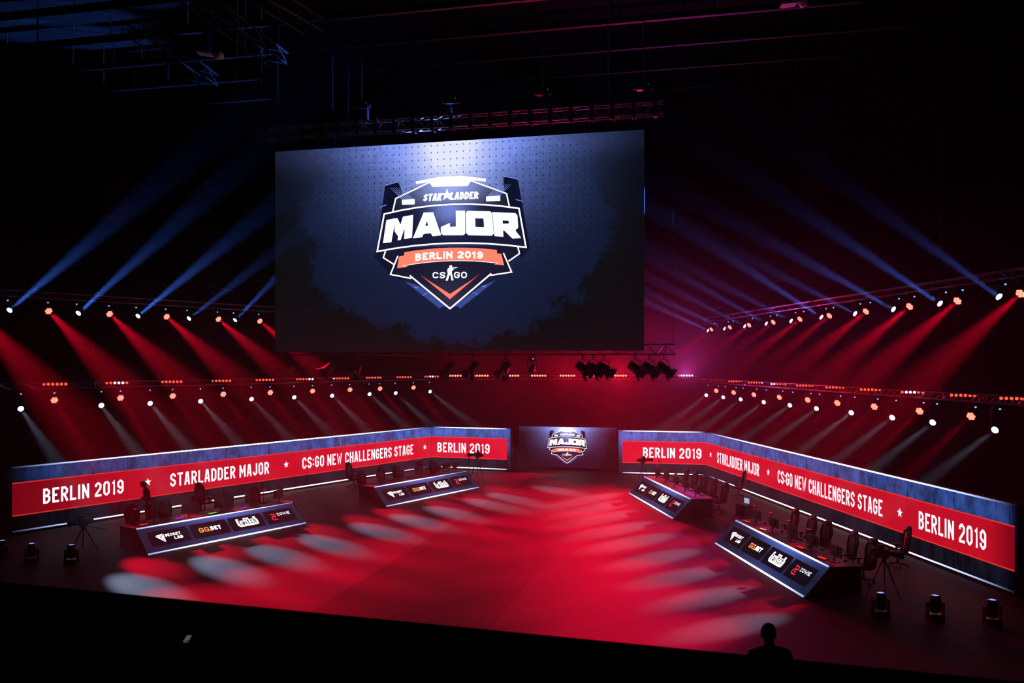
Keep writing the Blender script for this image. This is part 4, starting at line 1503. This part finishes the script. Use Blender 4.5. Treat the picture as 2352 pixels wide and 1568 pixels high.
def studio_camera(px, py, lensz, label, yaw, k=1.0):
    """py: row of the camera body, lensz: its height"""
    Y = FX * (EYE - lensz) / (py - HY)
    o = thing('television_camera', label, 'camera', Matrix.Translation(((px - CX) / FX * Y, Y, 0)) @ Matrix.Rotation(yaw, 4, 'Z') @ Matrix.Scale(k, 4))
    h = lensz / k - .22
    tripod_legs(o, h, .55, .5)
    MB().cyl((0, 0, h - .08), (0, 0, h + .06), .07, n=10).box((0, 0, h + .08), (.1, .3, .04)).build('fluid_head', M_black, o)
    MB().cyl((.02, .1, h + .05), (.25, .62, h - .12), .014).cyl((.25, .62, h - .12), (.27, .70, h - .14), .022).build('pan_handle', M_black, o)
    MB().box((0, .05, h + .22), (.14, .42, .22)).box((0, .1, h + .36), (.04, .22, .03)).box((0, .32, h + .2), (.12, .12, .16)).build('camera_body', M_plastic, o, bevel=.01)
    MB().lathe([(.06, 0), (.07, .1), (.075, .34), (.1, .36), (.1, .44)], c=(0, -.16, h + .22), M=Matrix.Rotation(math.pi / 2, 4, 'X'), n=14).build('lens', M_plastic, o)
    MB().box((-.13, .0, h + .40), (.2, .12, .14)).box((-.06, .0, h + .32), (.03, .05, .1)).build('viewfinder', M_plastic, o, bevel=.01)
    return o


studio_camera(1096, 1044, 1.62, 'broadcast camera on tripod before the left short led wall', -1.9, .9)
studio_camera(1477, 1056, 1.55, 'broadcast camera on tripod before the right short led wall', 1.8, .85)
studio_camera(2030, 1268, 1.25, 'dark broadcast camera on tripod at right behind the near right desk', .6, .95)
studio_camera(192, 1198, 1.0, 'dark broadcast camera on tripod left of the near left desk', -.5, .95)


def stand(px, py, h, label, kind):
    Y = FX * (EYE - h) / (py - HY)
    o = thing(kind, label, kind.replace('_', ' '), Matrix.Translation(((px - CX) / FX * Y, Y, 0)))
    tripod_legs(o, .5, .28, .3)
    MB().cyl((0, 0, .45), (0, 0, h - .08), .013).build('pole', M_black, o)
    if kind == 'monitor_stand':
        MB().box((0, 0, h - .06), (.42, .12, .05)).cyl((0, 0, h - .09), (0, 0, h - .3), .03).build('top_plate', M_black, o)
    else:
        MB().cyl((0, 0, h - .1), (-.13, -.05, h), .012).lathe([(.015, 0), (.03, .04), (.03, .1), (.02, .12)], c=(-.14, -.05, h - .02), n=10).build('microphone', M_black, o)
    return o


stand(1077, 1044, 1.55, 'thin stand with flat top plate beside the left broadcast camera', 'monitor_stand')
stand(1044, 1056, 1.12, 'thin microphone stand left of the left broadcast camera', 'microphone_stand')
stand(1519, 1060, 1.15, 'thin microphone stand right of the right broadcast camera', 'microphone_stand')


# director's chair near the stage corner
def folding_chair(px, py, h, label):
    Y = FX * (EYE - h) / (py - HY)
    o = thing('folding_chair', label, 'chair', Matrix.Translation(((px - CX) / FX * Y, Y, 0)) @ Matrix.Rotation(.5, 4, 'Z'))
    for s in (-1, 1):
        MB().cyl((s * .24, -.2, .02), (s * .24, .2, .5), .016).build('leg', M_black, o)
        MB().cyl((s * .24, .2, .02), (s * .24, -.2, .5), .016).build('leg', M_black, o)
        MB().cyl((s * .24, .2, .45), (s * .24, .26, h), .016).build('back_post', M_black, o)
    MB().box((0, 0, .48), (.5, .42, .03)).build('seat', M_cloth, o)
    MB().box((0, .25, h - .13), (.5, .02, .24)).build('backrest', M_cloth, o)


folding_chair(1030, 1064, 1.05, 'black folding chair behind the right end of the far left desk')

# notebook glowing faintly between the right desks
nbp = plane_z(1710, 1158, .5)
o = thing('laptop', 'open laptop with pale screen on a crate between the two right desks', 'laptop', Matrix.Translation((nbp.x, nbp.y, .5)) @ Matrix.Rotation(-1.15, 4, 'Z'))
MB().box((0, 0, .012), (.36, .25, .02)).build('keyboard_base', M_plastic, o, bevel=.004)
MB().box((0, .13, .15), (.36, .015, .26)).build('lid', M_plastic, o, bevel=.004)
MB().box((0, .12, .15), (.33, .004, .22)).build('display', glow('laptop_display', (170, 185, 235), .9), o)
o = thing('flight_case', 'black flight case carrying the open laptop between the right desks', 'case', Matrix.Translation((nbp.x, nbp.y, 0)) @ Matrix.Rotation(-1.15, 4, 'Z'))
MB().box((0, 0, .25), (.6, .45, .5)).build('body', M_blackm, o)
for zz in (.01, .33, .49): MB().box((0, 0, zz), (.62, .47, .018)).build('edge_profile', M_dalu, o)
MB().box((0, -.23, .2), (.12, .015, .08)).build('handle', M_black, o)


# ------------------------------------------------------------------ floor beam lights pointing up
def floor_light():
    o = thing('floor_beam_light', '', 'stage light')
    MB().box((0, 0, .07), (.38, .32, .14)).build('base', M_plastic, o, bevel=.02)
    for s in (-1, 1): MB().box((s * .2, 0, .28), (.04, .12, .34)).build('yoke_arm', M_plastic, o, bevel=.01)
    h = MB()
    h.lathe([(.05, .16), (.12, .19), (.14, .3), (.14, .48), (.12, .58), (.12, .62), (.1, .62), (.1, .60)], n=16)
    h.build('head', M_plastic, o, True)
    MB().lathe([(.1, .60), (.07, .615), (.004, .62)], n=16).build('lens', glow('floor_lens', (140, 165, 255), 1.3), o, True)
    return o


FP = floor_light()
for i, (px, py, e, where) in enumerate(((5, 1240, 60, 'at the left picture edge'), (73, 1247, 90, 'second from picture left'), (164, 1250, 60, 'third from picture left'),
                                      (2023, 1360, 50, 'beside the dark tripod at right'), (2148, 1366, 500, 'second from picture right'), (2279, 1376, 500, 'rightmost of all'))):
    p = plane_z(px, py, .62)
    o = put(FP, Matrix.Translation((p.x, p.y, 0)), f'black beam light standing on the floor pointing up, {where}', 'beam lights standing on the floor')
    lamp(V((p.x, p.y, .68)), V((-.02, 0, 1)), (.12, .25, 1), e, 9, .8, .05, o)


# ------------------------------------------------------------------ people
def skin_body(name, joints, edges, mat, parent=None, root=0, levels=2):
    me = bpy.data.meshes.new(name)
    me.from_pydata([j[:3] for j in joints], edges, [])
    o = bpy.data.objects.new(name, me)
    COL.objects.link(o)
    sk = o.modifiers.new('s', 'SKIN')
    sv = me.skin_vertices[0].data
    for i, j in enumerate(joints):
        sv[i].radius = (j[3], j[4] if len(j) > 4 else j[3])
        sv[i].use_root = i == root
    ss = o.modifiers.new('ss', 'SUBSURF')
    ss.levels = ss.render_levels = levels
    dg = bpy.context.evaluated_depsgraph_get()
    nm = bpy.data.meshes.new_from_object(o.evaluated_get(dg))
    bpy.data.objects.remove(o)
    nm.materials.clear()
    nm.materials.append(mat)
    for p in nm.polygons: p.use_smooth = True
    b = bpy.data.objects.new(name, nm)
    COL.objects.link(b)
    if parent: b.parent = parent
    return b


def hand_edges(J, E, wrist, d, up, side, curl=.5):
    """palm and five fingers from joint index wrist; d: pointing direction, up: back of the hand"""
    w = V(J[wrist][:3])
    d, up = V(d).normalized(), V(up).normalized()
    lat = d.cross(up).normalized() * side
    J.append((*(w + d * .07), .036, .016))
    palm = len(J) - 1
    E.append((wrist, palm))
    for k, (o_, ln) in enumerate(((.030, .070), (.010, .080), (-.010, .075), (-.028, .058))):
        a = w + d * .095 + lat * o_
        b = a + (d * math.cos(curl) - up * math.sin(curl)) * ln * .55
        c = b + (d * math.cos(curl * 2) - up * math.sin(curl * 2)) * ln * .5
        n = len(J)
        J += [(*a, .0095), (*b, .0085), (*c, .007)]
        E += [(palm, n), (n, n + 1), (n + 1, n + 2)]
    a = w + d * .04 + lat * .045
    b = a + (d * .7 + lat * .5 - up * .4) * .045
    n = len(J)
    J += [(*a, .012), (*b, .009)]
    E += [(palm, n), (n, n + 1)]


def person(label, M, pose, shirt_mat, sleeve, extra=None):
    """local: facing -Y, feet on z=0, 1.80 m tall"""
    root = thing('person', label, 'person', M)
    lean = pose.get('lean', 0)
    J = [(0, 0, .95, .15, .11), (0, -.01 - lean * .3, 1.12, .135, .10), (0, -.01 - lean * .7, 1.32, .16, .11), (0, .0 - lean, 1.45, .12, .085), (0, -.01 - lean * 1.2, 1.52, .055), (0, -.03 - lean * 1.5, 1.59, .068), (0, -.035 - lean * 1.6, 1.68, .05)]
    E = [(0, 1), (1, 2), (2, 3), (3, 4), (4, 5), (5, 6)]
    for s in (-1, 1):
        n = len(J)
        sh = V((s * .19, -lean, 1.44))
        el, wr = V(pose['elbow'][0 if s < 0 else 1]), V(pose['wrist'][0 if s < 0 else 1])
        J += [(*sh, .065), (*sh.lerp(el, .5), .052), (*el, .042), (*el.lerp(wr, .4), .040), (*wr, .026, .022)]
        E += [(3, n), (n, n + 1), (n + 1, n + 2), (n + 2, n + 3), (n + 3, n + 4)]
        hand_edges(J, E, n + 4, wr - el, pose['handup'], s)
        n = len(J)
        J += [(s * .10, 0, .86, .10), (s * .11, -.01, .68, .085), (s * .115, -.02, .50, .062), (s * .12, 0, .32, .058), (s * .12, .02, .09, .040), (s * .12, -.03, .04, .042, .035), (s * .13, -.16, .025, .038, .022)]
        E += [(0, n)] + [(n + k, n + k + 1) for k in range(6)]
    body = skin_body('body', J, E, M_skin, root)
    # head with face, added to the body mesh
    hx = V((0, -.05 - lean * 1.7, 1.69))
    Mh = Matrix.Translation(hx) @ Matrix.Rotation(pose.get('turn', 0), 4, 'Z') @ Matrix.Rotation(pose.get('nod', 0), 4, 'X')
    bm = bmesh.new()
    bm.from_mesh(body.data)
    n0 = len(bm.verts)
    r = bmesh.ops.create_uvsphere(bm, u_segments=24, v_segments=16, radius=1)
    for v in r['verts']:
        x, y, z = v.co
        w = .080 * (1 - .16 * max(0, -z))
        dpt = .098 * (1 - .10 * max(0, -z))
        yy = y * dpt
        if z < -.2 and y < 0: yy -= .012 * (-z)
        if y < -.55:
            if abs(x) < .22 and -.32 < z < .12: yy -= .022 * (1 - abs(x) / .22) * (1 - abs(z + .18) / .3)   # nose
            if .02 < z < .25 and .2 < abs(x) < .55: yy += .009     # eye sockets
            if -.62 < z < -.42 and abs(x) < .35: yy -= .006         # lips
        v.co = Mh @ V((x * w, yy, z * .122))
    for s in (-1, 1):
        q = bmesh.ops.create_uvsphere(bm, u_segments=10, v_segments=8, radius=1)
        for v in q['verts']: v.co = Mh @ V((s * .079 + v.co.x * .010, .012 + v.co.y * .018, -.01 + v.co.z * .032))
    for f in bm.faces: f.smooth = True
    bm.to_mesh(body.data)
    bm.free()
    for s in (-1, 1):
        MB().lathe([(.003, -.01), (.010, -.006), (.011, 0), (.010, .006), (.003, .01)], n=10, c=Mh @ V((s * .03, -.088, .012))).build('eye', M_white, root, True)
    # hair cap
    hb = MB()
    rows, cols = 9, 24
    for i in range(rows + 1):
        th = i / rows * math.pi * .62
        for j in range(cols):
            ph = 2 * math.pi * j / cols
            sr = math.sin(th) ** .72
            x, y, z = sr * math.cos(ph), sr * math.sin(ph), math.cos(th)
            cut = 1.0
            if y < -.35: z = max(z, .42)
            hb.v.append(Mh @ V((x * .088, y * .110 + .006, z * .128 + .004)))
    for i in range(rows):
        for j in range(cols):
            a, b = i * cols + j, i * cols + (j + 1) % cols
            hb.f.append((a, b, b + cols, a + cols))
    hb.build('hair', M_hair, root, True)
    # shirt, trousers, shoes as fitted shells
    J2 = [(0, 0, .90, .165, .125), (0, -.01 - lean * .3, 1.12, .15, .115), (0, -.01 - lean * .7, 1.32, .175, .125), (0, -lean, 1.485, .14, .10), (0, -.01 - lean * 1.2, 1.575, .076)]
    E2 = [(0, 1), (1, 2), (2, 3), (3, 4)]
    for s in (-1, 1):
        sh = V((s * .19, -lean, 1.445))
        el, wr = V(pose['elbow'][0 if s < 0 else 1]), V(pose['wrist'][0 if s < 0 else 1])
        n = len(J2)
        J2 += [(*sh, .078), (*sh.lerp(el, .5), .066), (*sh.lerp(el, .8 if sleeve < 1 else 1.0), .060)]
        E2 += [(3, n), (n, n + 1), (n + 1, n + 2)]
        if sleeve >= 1:
            J2 += [(*el.lerp(wr, .5), .052), (*el.lerp(wr, .9), .042)]
            E2 += [(n + 2, n + 3), (n + 3, n + 4)]
    skin_body('shirt', J2, E2, shirt_mat, root)
    J3 = [(0, 0, .95, .155, .118)]
    E3 = []
    for s in (-1, 1):
        n = len(J3)
        J3 += [(s * .10, 0, .85, .11), (s * .11, -.01, .68, .098), (s * .115, -.02, .50, .075), (s * .12, 0, .32, .07), (s * .12, .02, .08, .06)]
        E3 += [(0, n)] + [(n + k, n + k + 1) for k in range(4)]
    skin_body('trousers', J3, E3, M_blackm, root)
    for s in (-1, 1):
        MB().lathe([(.05, 0), (.055, .03), (.05, .07), (.03, .10)], c=(s * .12, -.06, 0), M=Matrix.Diagonal((1, 2.5, 1, 1)), n=14).build('shoe', M_black, root, True)
    if extra: extra(root)
    return root


pl = plane_z(340, 1105, 1.81)
person('person in a black t-shirt standing behind the near left desk, looking down, hands together', Matrix.Translation((pl.x, pl.y, 0)) @ Matrix.Rotation(R(-62), 4, 'Z') @ Matrix.Diagonal((1.22, 1.22, 1, 1)),
       dict(elbow=((-.27, -.06, 1.18), (.27, -.06, 1.18)), wrist=((-.07, -.26, 1.08), (.08, -.27, 1.10)), handup=(0, -.3, 1), nod=.45, lean=.05), M_cloth, .5)

HB = 6.6 - (1434 - HY) / FX * 11.0 - 1.82


def back_text(root):
    G = pbr('jacket_print', (.10, .14, .45), .7)
    o = flat(lettering('Service', -.15, .15, 1.325, 1.40, .013), lambda x, z: (-x, z), .148, 'jacket_lettering', G, root)


# front: faces the stage (+Y), so the back is turned to us
person('person in a dark jacket seen from behind at the bottom edge, watching the stage', Matrix.Translation(((1768 - CX) / FX * 11, 11.0, HB)) @ Matrix.Rotation(math.pi, 4, 'Z') @ Matrix.Diagonal((1.1, 1.1, 1, 1)),
       dict(elbow=((-.27, .02, 1.17), (.27, .02, 1.17)), wrist=((-.24, -.10, .95), (.24, -.10, .95)), handup=(0, -1, .2), turn=-.5, nod=.1), pbr('navy_jacket', (.014, .016, .03), .8), 1.0, back_text)
structure('seating_tier', MB().box((3.0, 10.9, HB / 2), (9.0, 3.0, HB)), M_hall)

# near ledge of the press stand, close to the camera
def ledge():
    a, b = V((-2.57, 4.37, 5.5)), V((.906, 3.27, 5.5))
    d = (b - a).normalized()
    a, b = a - d * 6, b + d * 5
    n = V((d.y, -d.x, 0))
    w = 1.25
    pts = [a, b, b + n * w, a + n * w]
    mb = MB()
    mb.add([V((p.x, p.y, z)) for z in (5.44, 5.5) for p in pts], [(3, 2, 1, 0), (4, 5, 6, 7), (0, 1, 5, 4), (1, 2, 6, 5), (2, 3, 7, 6), (3, 0, 4, 7)])
    f = [a, b, b + n * .06, a + n * .06]
    mb.add([V((p.x, p.y, z)) for z in (0, 5.44) for p in f], [(3, 2, 1, 0), (4, 5, 6, 7), (0, 1, 5, 4), (1, 2, 6, 5), (2, 3, 7, 6), (3, 0, 4, 7)])
    return mb


structure('trim_ledge', ledge(), pbr('velvet_black', (.001, .001, .001), 1.0, spec=0.0))
cp = plane_z(430, 1471, 5.5)
o = thing('pocket_device', 'small pale glowing card-shaped device lying on the black ledge', 'device', Matrix.Translation(cp + V((0, 0, .001))) @ Matrix.Rotation(.18, 4, 'Z') @ Matrix.Diagonal((.56, 1, 1, 1)))
MB().box((0, 0, .003), (.034, .094, .006)).build('case', M_plastic, o, bevel=.001)
gm = glow('device_display', (82, 82, 88), 1.0)
MB().box((0, .012, .0065), (.030, .062, .001)).box((-.0105, -.026, .0065), (.009, .030, .001)).build('display', gm, o)
MB().box((.006, -.040, .0065), (.018, .006, .001)).build('display', gm, o)

# ------------------------------------------------------------------ haze, thinner with height and drifting in soft clouds
m = bpy.data.materials.new('stage_haze')
m.use_nodes = True
t = m.node_tree
t.nodes.clear()
vs_ = t.nodes.new('ShaderNodeVolumeScatter')
oo = t.nodes.new('ShaderNodeOutputMaterial')
t.links.new(vs_.outputs[0], oo.inputs['Volume'])
x, y, z, tc = coords(t)
cl_ = noise(t, tc, .11, 2, .5)
dens = (y.step(14.0, 34.0) * .92 + .08) * (z.step(14.0, 7.5) * .96 + .04) * (cl_.step(.32, .68) * 1.1 + .45)
t.links.new((dens * HAZE).s, vs_.inputs['Density'])
vs_.inputs['Anisotropy'].default_value = .35
m.cycles.volume_sampling = 'MULTIPLE_IMPORTANCE'
o = MB().box((0, 51.5, 9.0), (90, 83, 17.9)).build('haze', m)
tag(o, 'thin stage haze filling the hall, thickest low over the stage', 'haze', None, 'stuff')
